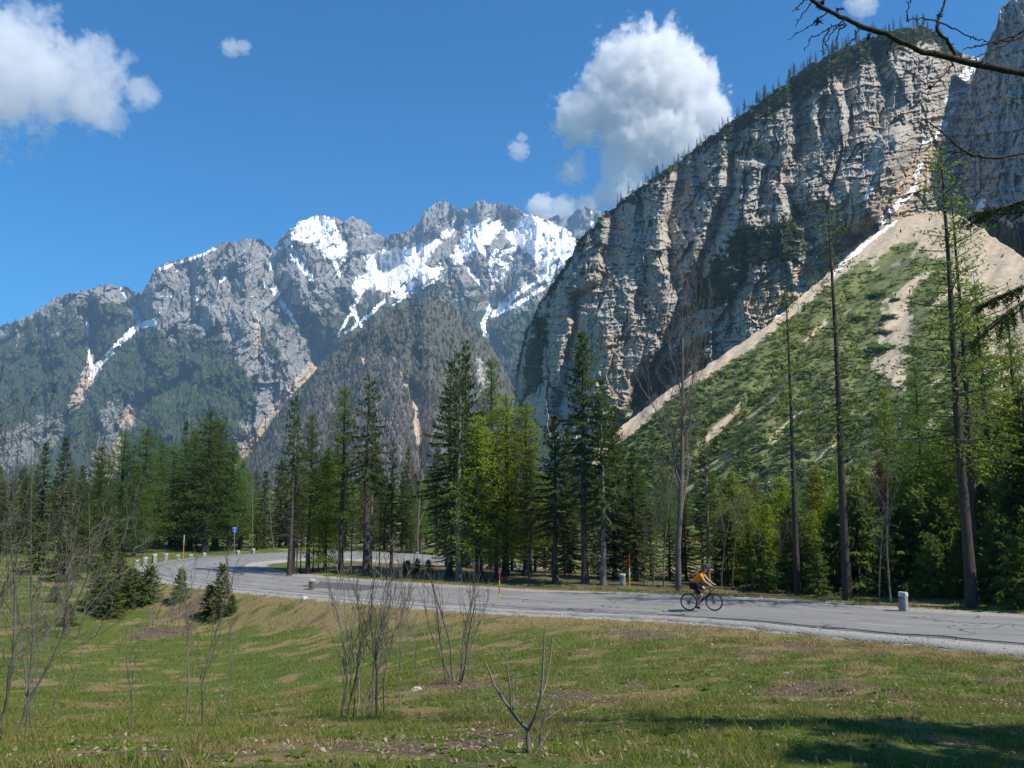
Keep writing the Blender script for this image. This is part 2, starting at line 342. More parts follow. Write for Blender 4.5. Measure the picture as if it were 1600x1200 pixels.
wv2 = .35 * fbm(RS * .22, RS * 0 + 8, 3, 44)
strip('joint_crack', .2 + wv2 + .02, .2 + wv2 - .02, .0175, M_tar_shadow, ib - 2, ib + 22, 3, road, .004)
strip('joint_crack', -1.4 + wv2 * 1.5 + .018, -1.4 + wv2 * 1.5 - .015, .0175, M_tar_shadow, ib + 20, ic + 20, 3, road, .004)
M_patch = plain('asphalt_patch', (.10, .10, .105), .85, .25, scale=30.)
strip('asphalt_patch', .9 + jit * 2, -1.4 - jit * 3, .0165, M_patch, ic + 18, ic + 34, 6, road, .004)
def on_road(s_index, off): p_ = RC[s_index] + RN[s_index] * off; return p_
# ================================================================== MOUNTAINS (ridge lines and gullies traced, each with its own distance in metres)
t = NT('mountain_rock'); mk = t.attr('mask'); sp = t.n('ShaderNodeSeparateColor', {'Color': mk.outputs['Color']}); al = mk.outputs['Alpha']
sc_ = t.attr('res').outputs['Fac']; p = t.n('ShaderNodeVectorMath', {0: t.pos(), 3: sc_}, operation='SCALE').outputs[0]
nA = t.noise(p, .6, 6, .65); nB = t.noise(p, 3.2, 5, .7); nC = t.noise(t.n('ShaderNodeMapping', {'Vector': p, 'Scale': (1, 1, 3.2)}).outputs[0], 1.6, 5, .7)
k = t.math('ADD', t.math('MULTIPLY', nA, .4), t.math('MULTIPLY', nC, .6))
tn = t.attr('tone').outputs['Fac']; olv = t.attr('olive').outputs['Fac']
rock = t.ramp(k, [(.30, (.16, .15, .14)), (.47, (.30, .28, .255)), (.62, (.43, .395, .35)), (.78, (.52, .475, .42))])
rock = t.n('ShaderNodeHueSaturation', {'Color': rock, 'Value': tn, 'Saturation': t.math('MULTIPLY', tn, tn)}).outputs[0]
veg = t.ramp(nB, [(.32, (.025, .036, .016)), (.52, (.055, .070, .03)), (.72, (.10, .108, .052))])
tan = t.ramp(nB, [(.3, (.34, .26, .18)), (.7, (.54, .45, .33))])
def br(s_, w_): return t.step(t.math('ADD', s_, t.math('MULTIPLY', t.math('SUBTRACT', nB, .5), w_)), .38, .62)
brown = t.mix(t.math('MULTIPLY', nB, 1.0), (.10, .078, .066), (.20, .165, .14))
veg = t.mix(olv, veg, t.ramp(nB, [(.3, (.085, .108, .028)), (.55, (.15, .175, .05)), (.75, (.25, .25, .12))]))
c = t.mix(br(sp.outputs[2], .8), rock, tan); vg = t.mix(al, veg, brown); c = t.mix(br(sp.outputs[1], 1.3), c, vg)
snow_f = br(sp.outputs[0], .4); c = t.mix(snow_f, c, (.86, .88, .92))
M_rock = t.finish(c, .95, t.bump(t.math('ADD', nC, t.math('MULTIPLY', nB, .5)), .7, .5), .1)

def relief(name, x0, x1, ncol, nrow, sky, bottom, depth, masks, res, jag=(3., .035), back=.12, tone=1., olive=0., **props):
    px = np.linspace(x0, x1, ncol); sx, sy = np.array(sky, float).T
    top = np.interp(px + jag[0] * .9 * fbm(px * .09, px * 0 + 1.7, 3, 23), sx, sy); top = top - jag[0] * (ridged(px * jag[1], px * 0 + 3.3, 4, 2) - .45) - jag[0] * .35 * fbm(px * jag[1] * 6, px * 0, 3, 6)
    bx, by = np.array(bottom, float).T; bot = np.interp(px, bx, by)
    T = np.linspace(0, 1, nrow)[None]; PX = np.repeat(px[:, None], nrow, 1); PY = bot[:, None] + (top - bot)[:, None] * T
    Dm = depth(PX, PY, np.repeat(T, ncol, 0)); P = at(PX, PY, Dm)
    mk_ = masks(PX, PY, T, P)
    # the far side of the ridge
    L = P[:, -1:]; rows = [P]; mrow = [mk_]
    for f, dz in ((.25, .02), (.6, .25), (1., .9)):
        Q = L.copy(); Q[..., :2] *= 1 + back * f; Q[..., 2] -= np.maximum(L[..., 2] + 20, 5) * dz; rows.append(Q); mrow.append(mk_[:, -1:])
    P = np.concatenate(rows, 1); mk_ = np.concatenate(mrow, 1)
    me = mesh_np(name, P.reshape(-1, 3), grid_faces(*P.shape[:2]), mats=[M_rock], attrs={'mask': mk_.reshape(-1, 4), 'res': np.full(P.shape[0] * P.shape[1], res), 'tone': np.full(P.shape[0] * P.shape[1], tone), 'olive': np.full(P.shape[0] * P.shape[1], olive)}, smooth=name not in ('cliff_mountain', 'shaded_buttress', 'snowy_mountain'))
    o = obj(name, me, kind='structure', **props)
    return o, P[:, :nrow], mk_[:, :nrow], PX, PY
def gully(PX, PY, pts, w, dep, taper=0., asym=1.):
    d, s_, t_ = pl_dist(PX, PY, pts); ww = w * (1 - taper * (1 - t_)) * np.where(s_ > 0, asym, 1.)
    return dep * np.clip(1 - d / ww, 0, 1) ** 1.15
def paint(m, PX, PY, pts, w, n, ns=5., taper=0.):
    d, s_, t_ = pl_dist(PX, PY, pts); ww = w * (1 - taper * t_); return np.maximum(m, sstep(1.25, .55, (d + ns * n) / ww))

# --- snowy range
SKY1 = [(-140,575),(-60,535),(0,512),(40,498),(90,465),(130,455),(165,446),(195,450),(215,460),(224,455),(240,425),(258,413),(300,400),(330,390),(350,378),(372,381),(385,373),(405,374),(418,385),(429,391),(440,375),(460,353),(480,341),(495,337),(520,342),(535,346),(548,339),(565,345),(580,358),(602,373),(615,366),(640,363),(648,352),(665,331),(688,313),(705,322),(721,332),(731,322),(748,315),(775,318),(800,322),(815,330),(845,341),(860,346),(880,355),(900,372),(930,395),(970,420)]
G1 = [([(188,440),(205,470),(217,500),(185,535),(150,575),(118,632),(95,700)], 52, 170, .35), ([(140,478),(135,540),(143,580)], 26, 60, 0), ([(418,385),(426,430),(450,490),(470,520),(510,565)], 45, 150, .3), ([(290,590),(205,640),(190,690),(150,760)], 40, 110, .3),
      ([(402,440),(405,520),(400,560)], 18, 60, 0), ([(345,440),(365,430),(350,470),(355,520)], 18, 55, .2), ([(500,570),(465,605),(430,640),(395,690),(370,740)], 46, 140, .2), ([(600,372),(590,420),(560,470),(520,530),(505,560)], 52, 170, .3), ([(540,470),(565,500)], 20, 50, 0),
      ([(725,335),(690,375),(640,395),(590,430)], 34, 120, .2), ([(800,350),(805,390),(775,445),(770,480),(755,510),(768,545),(772,600)], 44, 150, .3), ([(850,430),(810,460),(772,490)], 22, 70, .2), ([(720,390),(742,440),(765,470)], 20, 60, .2), ([(455,385),(475,415),(490,450)], 20, 55, 0), ([(258,413),(300,440),(290,480),(330,520)], 26, 60, 0), ([(60,520),(70,580),(40,650)], 30, 60, 0)]
def depth1(PX, PY, T):
    d = 1750 + 1900 * T ** .85 + np.interp(PX, [-140, 200, 450, 700, 900, 970], [-250, -150, 100, 700, 500, 300]) * T
    wx = PX + 14 * fbm(PX * .012, PY * .012, 3, 51); wy = PY + 14 * fbm(PX * .012, PY * .012, 3, 55)
    for pts, w_, dep, tp in G1: d = d + gully(wx, wy, pts, w_ * 1.25, dep * 1.7, tp, .8)
    env = .35 + .65 * sstep(0, .1, T) * 1
    sk = wx + .45 * (wy - 500)
    d = d - 230 * env * (ridged(sk * .011, wy * .005, 3, 61) - .3) - 115 * env * (ridged(wx * .03, wy * .014, 4, 66) - .3) - 30 * (ridged(wx * .085, wy * .05, 3, 71) - .3) - 60 * facet(wx * .034 + .012 * (wy - 500), wy * .022, 3) - 30 * facet(wx * .085 + .03 * (wy - 500), wy * .06, 5) - 13 * facet(wx * .2, wy * .16, 6) - 6 * fbm(wx * .25, wy * .2, 3, 75)
    return d
def masks1(PX, PY, T, P):
    n = fbm(PX * .05, PY * .05, 4, 81); nf = fbm(PX * .16, PY * .16, 3, 85)
    tl = np.interp(PX, [-140, 0, 120, 215, 250, 330, 400, 440, 520, 600, 680, 760, 900], [540, 515, 478, 475, 508, 515, 520, 470, 470, 460, 430, 470, 470])
    up = (PY - tl) / 26.
    veg = sstep(-1.2, 1.2, up + 2.6 * n + 1.0 * nf)
    for poly, k_ in [([(395,570),(440,560),(500,585),(470,610),(420,680),(380,730),(360,700),(400,640)], .9), ([(400,425),(425,430),(410,560),(395,600),(350,520),(355,450)], .75), ([(165,640),(215,610),(205,680),(170,760),(130,760),(150,700)], .75), ([(0,670),(60,650),(110,640),(95,690),(30,740),(-60,760)], .55), ([(430,505),(480,510),(510,560),(455,570),(420,540)], .6), ([(240,420),(330,395),(420,390),(420,470),(380,500),(300,505),(225,500)], 1.0), ([(660,470),(700,460),(730,540),(700,580),(680,540)], .5)]:
        veg = veg * (1 - k_ * sstep(-1, .6, poly_soft(PX, PY, poly, 14) + 1.3 * n + .6 * nf))
    snow = np.zeros(PX.shape)
    for poly, s_ in [([(440,388),(462,354),(490,335),(522,342),(530,365),(545,392),(538,408),(515,400),(495,385),(470,375)], 9), ([(549,452),(556,432),(572,428),(570,402),(600,390),(648,385),(690,366),(718,333),(724,338),(704,366),(672,398),(664,414),(690,420),(686,430),(650,448),(628,468),(600,458),(585,446),(560,456)], 7), ([(700,412),(712,385),(738,352),(760,342),(790,350),(772,372),(742,400),(720,412)], 8), ([(798,345),(822,330),(850,343),(882,356),(900,374),(896,402),(872,418),(850,436),(838,412),(822,392),(792,378),(788,356)], 8), ([(768,392),(806,386),(800,414),(785,436),(768,452),(764,420)], 7), ([(640,460),(690,432),(660,450),(612,478)], 6)]:
        snow = np.maximum(snow, sstep(-.55, .55, poly_soft(PX, PY, poly, s_) + .8 * nf + .6 * n))
    for pts, w_, tp in [([(186,446),(204,470),(216,500),(214,510)], 4, 0), ([(240,504),(216,509),(188,535),(150,574),(142,590)], 6, .2), ([(136,495),(136,540),(143,575)], 2.5, 0), ([(427,392),(424,420)], 4, .2), ([(428,452),(446,482),(462,504)], 5.5, .5), ([(452,386),(468,412),(486,436)], 6, .2), ([(566,452),(548,490),(528,525)], 4, .5), ([(770,450),(771,470),(755,505),(757,520),(768,545),(771,600)], 4.5, .3), ([(845,432),(806,458),(772,492)], 7, .3), ([(880,400),(850,450),(800,480),(775,492)], 4, .3), ([(722,395),(738,430),(754,448)], 4, .3), ([(356,420),(345,440)], 4, .3), ([(540,465),(556,494),(565,510)], 4, .4), ([(600,470),(580,490),(540,520)], 3.5, .4), ([(470,345),(500,370),(520,400),(530,430)], 5, .3), ([(730,345),(745,380),(760,400)], 5, .3), ([(500,570),(512,556)], 3, 0), ([(250,420),(300,404),(340,388)], 2.5, 0)]:
        snow = paint(snow, PX, PY, pts, w_, nf, 3., tp)
    snow = np.maximum(snow, sstep(.5, .7, nf + .6 * n) * sstep(1.2, -.6, up) * (PX > 225) * .8)
    tan = np.zeros(PX.shape)
    for pts, w_ in [([(150,575),(132,600),(116,632)], 11), ([(500,568),(470,600),(432,650),(392,700),(372,738)], 14), ([(205,640),(190,690),(165,750)], 10), ([(402,500),(404,560)], 5), ([(495,570),(510,560)], 8), ([(143,560),(128,606)], 7)]:
        tan = paint(tan, PX, PY, pts, w_, nf, 7.)
    veg = veg * (1 - tan) * (1 - snow)
    return np.stack([snow, veg, tan * .8, np.clip(.12 + .4 * n, 0, .4)], -1)
mt1, P1, K1, PX1, PY1 = relief('snowy_mountain', -140, 970, 760, 330, SKY1, [(-140, 790), (970, 790)], depth1, masks1, .012, (7., .035), tone=.72)
mt1['label'] = 'long grey limestone range with snowfields below its summits'
# --- distant blue peaks behind it
SKY0 = [(820,372),(845,352),(858,342),(871,335),(885,346),(895,333),(908,323),(922,326),(945,333),(975,340),(1010,360)]
def depth0(PX, PY, T): return 5000 + 500 * T - 220 * ridged(PX * .03, PY * .02, 4, 12) - 60 * ridged(PX * .1, PY * .08, 3, 18)
def masks0(PX, PY, T, P):
    n = fbm(PX * .12, PY * .12, 4, 5); return np.stack([sstep(.25, .5, n) * .8, .0 * n, .0 * n, 0 * n], -1)
mt0, *_ = relief('distant_peak', 815, 1015, 150, 50, SKY0, [(815, 470), (1015, 470)], depth0, masks0, .01, (4., .06), tone=.5)
mt0['label'] = 'far dark jagged peaks between the snowy range and the cliff'
# --- forested spur in front of the range
SKY2 = [(300,830),(340,778),(400,696),(430,652),(470,603),(510,562),(555,524),(610,487),(645,476),(672,468),(700,476),(736,514),(762,530),(790,582),(830,662),(880,740)]
def depth2(PX, PY, T):
    d = 1250 + 900 * T ** .9 - 90 * np.clip(1 - np.abs(PX - 676 + .2 * (PY - 430)) / 150, 0, 1)
    d = d - 70 * (ridged(PX * .013 + PY * .004, PY * .006, 3, 101) - .3) - 28 * (ridged(PX * .045, PY * .02, 4, 106) - .3) - 8 * fbm(PX * .2, PY * .15, 3, 111)
    for pts, w_, dep in [([(650,560),(640,600),(655,640),(655,700),(670,760)], 26, 60), ([(610,560),(625,590),(650,620)], 18, 35)]: d = d + gully(PX, PY, pts, w_, dep)
    return d
def masks2(PX, PY, T, P):
    n = fbm(PX * .04, PY * .04, 4, 121); nf = fbm(PX * .15, PY * .15, 3, 125)
    veg = sstep(-1.3, -.5, 1.0 * n + .6 * nf )
    rockp = sstep(-.3, .8, poly_soft(PX, PY, [(742,560),(755,555),(772,600),(762,620),(750,600)], 12) + n + nf); veg = veg * (1 - .8 * rockp)
    tan = np.zeros(PX.shape)
    for pts, w_ in [([(650,628),(652,670),(660,715)], 6), ([(617,560),(620,575),(640,610)], 2.5), ([(565,560),(575,575)], 2.5)]: tan = paint(tan, PX, PY, pts, w_, nf, 4.)
    br_ = sstep(-.4, .5, poly_soft(PX, PY, [(470,640),(540,575),(620,560),(690,640),(680,760),(400,780),(430,680)], 40) + 1.0 * n)
    return np.stack([0 * n, veg * (1 - tan), tan, np.clip(.45 + .55 * br_, 0, 1)], -1)
mt2, P2, K2, PX2, PY2 = relief('forested_spur', 305, 880, 380, 220, SKY2, [(305, 835), (880, 835)], depth2, masks2, .02, (2., .04))
mt2['label'] = 'steep spur covered with brown and green forest below the snowfields'

# --- grey cliff mountain on the right
SKY3 = [(803,640),(806,600),(812,560),(822,520),(836,490),(850,462),(880,420),(905,377),(945,337),(985,306),(1040,266),(1100,223),(1150,186),(1200,151),(1240,121),(1290,89),(1350,63),(1400,49),(1440,41),(1470,56),(1492,78),(1510,88),(1530,92),(1560,80),(1620,60)]
E3 = [([(1060,250),(1050,330),(1045,420),(1060,470),(1040,540),(985,630)], 16, 95, 44), ([(1150,190),(1140,300),(1110,380),(1090,450)], 18, 30, 34), ([(1245,125),(1250,230),(1225,280),(1240,330),(1260,350)], 15, 38, 30), ([(960,330),(950,420),(905,470),(890,560),(870,640)], 14, 50, 30), ([(1282,160),(1285,215)], 8, 18, 20), ([(1320,120),(1330,200),(1300,290)], 12, 26, 20), ([(1160,240),(1200,250),(1190,330)], 12, 30, 22), ([(860,470),(850,540),(845,600)], 10, 34, 16), ([(1000,300),(1010,400),(1000,480)], 10, 22, 12), ([(1085,235),(1095,300)], 8, 18, 12), ([(1370,90),(1385,150),(1360,200)], 10, 22, 16), ([(1430,110),(1425,160)], 8, 16, 12)]
def depth3(PX, PY, T):
    e = (740 - PY) / F
    d = np.interp(PX, [800, 830, 900, 1000, 1100, 1200, 1300, 1400, 1500, 1620], [700, 640, 590, 560, 530, 510, 505, 505, 560, 600]) + 170 * T ** 1.4 + 110 * sstep(60, 0, PX - 803)
    wx = PX + 9 * fbm(PX * .02, PY * .02, 3, 131); wy = PY + 9 * fbm(PX * .02, PY * .02, 3, 135)
    for pts, wl, wr, dep in E3:      # faces to the right of a fissure look left, away from the sun
        dd, s_, t_ = pl_dist(wx, wy, pts); d = d + 1.15 * dep * np.clip(1 - dd / np.where(s_ > 0, wr, wl), 0, 1) ** 1.1
    gl = pl_dist(PX, PY, [(1290,425),(1345,372),(1400,330),(1440,262),(1480,185),(1530,95)])[0]
    d = d + 40 * np.clip(1 - gl / 46, 0, 1)
    pn = [(1402,222),(1385,262),(1362,300),(1348,335)]; q = pl_dist(wx, wy, pn)[0]; d = d - 46 * np.clip(1 - q / 30, 0, 1) ** .7
    d = d - 7 * (ridged(wx * .016, wy * .006, 3, 141) - .35) - 5 * (ridged(wx * .05, wy * .018, 4, 146) - .35) - 2.5 * (ridged(wx * .13, wy * .06, 3, 151) - .3)
    d = d - 15 * facet(wx * .017, wy * .0075, 1) - 8 * facet(wx * .045 + wy * .006, wy * .02, 2) - 4.2 * facet(wx * .11, wy * .065, 4) - 2.0 * facet(wx * .25, wy * .19, 7)
    # bedding: thin ledges dipping gently, uneven
    h = (wy + .22 * (wx - 1200) * sstep(1150, 1300, wx) - .05 * wx) + 5 * fbm(wx * .03, wy * .03, 3, 156)
    for per, am in ((34., 3.2), (14., 3.4), (7., 2.2)):
        ph = h / per + .4 * fbm(wx * .02, wy * .06, 2, int(per)); fr = ph - np.floor(ph)
        d = d - am * (fr ** 2.5) * (.35 + .9 * np.clip(.5 + fbm(wx * .02, wy * .03, 2, int(per) + 4), 0, 1))
    d = d - 1.5 * fbm(wx * .33, wy * .33, 3, 161)
    return d
def masks3(PX, PY, T, P):
    n = fbm(PX * .04, PY * .04, 4, 171); nf = fbm(PX * .14, PY * .14, 3, 175)
    top = np.interp(PX, np.array(SKY3)[:, 0], np.array(SKY3)[:, 1]); b = PY - top
    wv = np.interp(PX, [800, 900, 1000, 1100, 1150, 1200, 1260, 1350, 1420, 1480, 1500], [8, 8, 8, 12, 26, 40, 46, 44, 40, 26, 6])
    veg = sstep(1.2, .5, (b + 16 * n + 12 * nf) / wv) * (PX < 1500)
    for poly, s_, k_ in [([(1057,498),(1093,443),(1130,388),(1135,365),(1167,352),(1212,352),(1240,320),(1258,333),(1240,407),(1203,407),(1167,425),(1139,471),(1093,489)], 12, 1.), ([(960,640),(1000,590),(1060,545),(1110,520),(1110,560),(1040,610),(970,670)], 12, .9), ([(812,560),(835,500),(858,470),(862,520),(845,600),(815,640)], 12, .7), ([(1240,330),(1290,340),(1275,400),(1240,410)], 10, .6), ([(985,500),(1040,470),(1050,500),(1000,540)], 8, .4), ([(900,380),(950,345),(960,380),(920,440)], 10, .35)]:
        veg = np.maximum(veg, k_ * sstep(-.5, .7, poly_soft(PX, PY, poly, s_) + 1.2 * n + 1.0 * nf))
    veg = np.maximum(veg, .8 * sstep(.38, .55, nf + .8 * n) * sstep(1400, 1200, PX))
    tan = np.zeros(PX.shape)
    for poly, s_, k_ in [([(880,495),(905,480),(950,510),(985,530),(960,580),(930,600),(895,560)], 20, .75), ([(1150,470),(1190,425),(1245,420),(1290,395),(1300,425),(1240,475),(1190,510),(1160,520)], 14, .8), ([(1330,330),(1360,285),(1320,305),(1250,350),(1290,380),(1350,372)], 8, 1.), ([(940,600),(1000,560),(985,640),(950,660)], 12, .6)]:
        tan = np.maximum(tan, k_ * sstep(-.6, .8, poly_soft(PX, PY, poly, s_) + .9 * n + .7 * nf))
    tan = np.maximum(tan, sstep(30, 10, pl_dist(PX, PY, [(1330,395),(1400,330),(1440,262)])[0] + 8 * nf) * .9)
    tan = np.maximum(tan, .55 * sstep(18, 8, pl_dist(PX, PY, [(1440,262),(1480,190)])[0] + 8 * nf))
    snow = np.zeros(PX.shape)
    for pts, w_ in [([(1540,78),(1522,100),(1508,118)], 9), ([(1514,138),(1498,148),(1480,156)], 7), ([(1490,170),(1470,198)], 3), ([(1460,215),(1440,225)], 4), ([(1440,255),(1430,275)], 4), ([(1430,290),(1425,300),(1400,322),(1370,352),(1340,385),(1310,405)], 5.5), ([(1360,295),(1352,310)], 3.5), ([(1480,190),(1468,206),(1450,222)], 3)]:
        snow = paint(snow, PX, PY, pts, w_, nf, 3.5)
    return np.stack([snow, veg * (1 - tan * .8) * (1 - snow), tan, np.full(PX.shape, .05)], -1)
mt3, P3, K3, PX3, PY3 = relief('cliff_mountain', 803, 1620, 640, 430, SKY3, [(803, 765), (960, 765), (1300, 520), (1450, 380), (1620, 380)], depth3, masks3, .06, (6., .06), .2, tone=1.15)
mt3['label'] = 'tall grey banded limestone cliff with a tree lined crest'
# --- buttress at the right edge, its flank turned away from the sun
SKY4 = [(1418,345),(1424,330),(1432,300),(1446,262),(1462,232),(1478,208),(1496,172),(1512,140),(1524,112),(1536,86),(1546,66),(1556,42),(1565,15),(1580,-2),(1600,-30),(1660,-70),(1760,-110)]
def depth4(PX, PY, T):
    sk = np.interp(PY, np.array(SKY4)[::-1, 1], np.array(SKY4)[::-1, 0])
    d = np.maximum(640 - 1.25 * np.clip(PX - sk, 0, 400), 345) + 40 * T
    wx = PX + 8 * fbm(PX * .02, PY * .02, 3, 181); wy = PY + 8 * fbm(PX * .02, PY * .02, 3, 185)
    d = d - 16 * (ridged(wx * .018 - wy * .004, wy * .006, 3, 191) - .35) - 7 * (ridged(wx * .06, wy * .02, 4, 196) - .35) - 3.2 * (ridged(wx * .15, wy * .08, 3, 198) - .3) - 14 * facet(wx * .03, wy * .012, 11) - 7 * facet(wx * .09, wy * .05, 12) - 3 * facet(wx * .22, wy * .15, 13)
    h = wy + .1 * wx + 5 * fbm(wx * .03, wy * .03, 3, 201)
    for per, am in ((24., 5.), (10., 2.6)):
        ph = h / per; fr = ph - np.floor(ph); d = d - am * fr ** 2.5
    return d
def masks4(PX, PY, T, P):
    n = fbm(PX * .04, PY * .04, 4, 211); nf = fbm(PX * .14, PY * .14, 3, 215)
    snow = np.zeros(PX.shape)
    for pts, w_ in [([(1486,300),(1492,320),(1500,345)], 5), ([(1535,315),(1528,335),(1537,360)], 6), ([(1455,318),(1480,305)], 3)]: snow = paint(snow, PX, PY, pts, w_, nf, 3.)
    veg = .5 * sstep(.2, .5, nf + n) ; veg = np.maximum(veg, .8 * sstep(-.3, .5, (PY - 345) / 20 + n) * (PX > 1520))
    return np.stack([snow, veg * (1 - snow), .25 * sstep(.1, .5, n), 0 * n], -1)
mt4, P4, K4, PX4, PY4 = relief('shaded_buttress', 1418, 1760, 240, 300, SKY4, [(1418, 352), (1480, 400), (1600, 460), (1760, 500)], depth4, masks4, .06, (4., .06), .3, tone=1.0)
mt4['label'] = 'dark rock buttress in shade beside the snow filled gully'
# --- scree fan below the gully
SKY5 = [(925,715),(960,676),(1000,645),(1040,612),(1120,562),(1200,507),(1290,432),(1340,385),(1380,356),(1410,341),(1440,333),(1470,330),(1500,338),(1530,355),(1565,380),(1600,402),(1700,450),(1800,480)]
def depth5(PX, PY, T):
    X_, Z_ = at(PX, PY, 1.)[..., 0], at(PX, PY, 1.)[..., 2]; r0 = np.interp(PX, [920, 1200, 1450, 1600, 1800], [245, 200, 168, 150, 140])
    d = (.62 * r0 + 16) / (.62 - np.clip(Z_, -.5, .5))
    d = d + 2.0 * fbm(PX * .02 + PY * .012, PY * .01, 3, 221) * 3 + .9 * fbm(PX * .08 + PY * .05, PY * .05, 3, 226)
    d = d + 9 * np.exp(-((PX + .9 * (PY - 400) - 1390) / 18.) ** 2) * sstep(330, 460, PY)
    return d
def masks5(PX, PY, T, P):
    n = fbm(PX * .03 + PY * .02, PY * .03, 4, 231); nf = fbm(PX * .11, PY * .15, 3, 235)
    ldist = pl_dist(PX, PY, [(925,715),(960,676),(1040,612),(1120,562),(1200,507),(1290,432),(1400,342)])[0]
    green = sstep(1290, 1200, PX - .55 * (PY - 430)) * sstep(6, 26, ldist + 6 * nf)
    g2 = sstep(352, 440, PY + 60 * n) * sstep(8, 22, ldist + 5 * nf)
    green = np.maximum(green * .9, g2)
    bare = sstep(-.5, .6, poly_soft(PX, PY, [(1385,470),(1420,455),(1425,520),(1410,560),(1420,620),(1395,600),(1360,560),(1375,520)], 14) + 1.4 * nf)
    bare = np.maximum(bare, sstep(-.5, .5, poly_soft(PX, PY, [(1500,345),(1560,380),(1640,420),(1700,700),(1560,640),(1530,520),(1480,430)], 20) + 1.2 * nf + .8 * n))
    streak = sstep(.30, .48, fbm((PX * .8 + PY) * .035, (PX - PY) * .006, 3, 241)) * .8
    green = green * (1 - bare) * (1 - streak)
    snow = paint(np.zeros(PX.shape), PX, PY, [(1220,488),(1208,496)], 4, nf, 3.); snow = paint(snow, PX, PY, [(1400,344),(1340,392),(1300,428)], 3, nf, 4.)
    return np.stack([snow, green, np.clip(1 - green, 0, 1), np.full(PX.shape, .22)], -1)
mt5, P5, K5, PX5, PY5 = relief('scree_slope', 925, 1800, 420, 300, SKY5, [(925, 800), (1800, 830)], depth5, masks5, .1, (4., .03), .12, olive=1.)
mt5['label'] = 'pale scree fan partly grown over with dwarf pine'

# --- far forest, dwarf pine cover
M_far = foliage('far_forest_needles', (.026, .04, .02), (.09, .112, .05), .1, .02)
M_farbrown = foliage('far_bare_wood', (.11, .092, .08), (.22, .19, .16), .1, .02)
M_dwarf = foliage('dwarf_pine_needles', (.065, .10, .024), (.18, .23, .07), .3, .3)
def scatter(Ps, wts, count, seed):
    r = np.random.RandomState(seed); a = Ps[:-1, :-1]; w_ = (wts[:-1, :-1]).ravel(); cdf = np.cumsum(w_); i = np.searchsorted(cdf, r.rand(count) * cdf[-1]); i = np.clip(i, 0, len(w_) - 1)
    nv = Ps.shape[1] - 1; u, v = i // nv, i % nv; fu, fv = r.rand(count, 1), r.rand(count, 1)
    return Ps[u, v] * (1 - fu) * (1 - fv) + Ps[u + 1, v] * fu * (1 - fv) + Ps[u, v + 1] * (1 - fu) * fv + Ps[u + 1, v + 1] * fu * fv
def cones(name, pts, h, rad, mat, seed, sides=5, **props):
    r = np.random.RandomState(seed); n = len(pts); hh = h * (.6 + .8 * r.rand(n)); rr = rad * (.6 + .8 * r.rand(n)); a0 = r.rand(n) * 6.28
    a = a0[:, None] + np.arange(sides) * 2 * np.pi / sides; jr = rr[:, None] * (.6 + .8 * r.rand(n, sides))
    base = np.stack([pts[:, None, 0] + jr * np.cos(a), pts[:, None, 1] + jr * np.sin(a), pts[:, None, 2] + hh[:, None] * (.15 * r.rand(n, sides))], -1)
    tip = pts + np.stack([0 * hh, 0 * hh, hh], -1); V = np.concatenate([base, tip[:, None]], 1).reshape(-1, 3)
    k = np.arange(n)[:, None] * (sides + 1); s_ = np.arange(sides); Fq = np.stack(np.broadcast_arrays(k + s_, k + (s_ + 1) % sides, k + sides), -1).reshape(-1, 3)
    return obj(name, mesh_np(name, V, F3=Fq, mats=[mat], smooth=False), kind='stuff', **props)
def cellw(P, m): # weight by true area
    A = np.zeros(m.shape); e1 = P[1:, :-1] - P[:-1, :-1]; e2 = P[:-1, 1:] - P[:-1, :-1]; A[:-1, :-1] = np.linalg.norm(np.cross(e1, e2), axis=-1); return A * m
def seen_w(PX, PY, m): return m   # even in the picture: thins with distance as the wood does towards the tree line
cones('far_forest', scatter(P1, sstep(.45, .9, K1[..., 1]) * sstep(430, 560, PY1) * (PX1 < 900), 15000, 1), 15, 4.0, M_far, 2, label='dark conifer forest on the lower flanks of the snowy range')
cones('far_forest', scatter(P2, sstep(.4, .9, K2[..., 1]) * (1 - .6 * K2[..., 3]), 2600, 3), 14, 3.2, M_far, 4, label='conifers scattered over the steep forested spur')
cones('far_bare_forest', scatter(P2, sstep(.4, .9, K2[..., 1]) * K2[..., 3], 7000, 5), 12, 2.6, M_farbrown, 6, label='brown leafless wood on the flank of the spur')
def lumps(name, pts, size, mat, seed, blades=16, flat=.55, **props):
    r = np.random.RandomState(seed); n = len(pts); s_ = size * (.5 + r.rand(n) ** 2 * 1.3)
    d = r.normal(size=(n, blades, 3)); d[..., 2] = np.abs(d[..., 2]); d /= np.linalg.norm(d, axis=-1, keepdims=True)
    c_ = pts[:, None] + d * s_[:, None, None] * np.array([1.3, 1.0, flat]) * (.45 + .6 * r.rand(n, blades, 1))
    q = r.normal(size=(n, blades, 3, 3)) * (s_ * .40)[:, None, None, None] * np.array([1.15, 1, .55]); V = (c_[:, :, None] + q).reshape(-1, 3)
    return obj(name, mesh_np(name, V, F3=np.arange(len(V)).reshape(-1, 3), mats=[mat], smooth=False), **props)
lumps('dwarf_pine_cover', scatter(P5, sstep(.35, .8, K5[..., 1]), 6500, 7), 1.15, M_dwarf, 8, kind='stuff', label='low green dwarf pine covering the scree fan')
lumps('cliff_shrub_cover', scatter(P3, sstep(.5, .9, K3[..., 1]), 3800, 9), 1.9, foliage('cliff_pine_needles', (.035, .05, .02), (.095, .12, .045), .2, .06), 10, 14, .6, kind='stuff', label='dark dwarf pine on ledges and crest of the grey cliff')
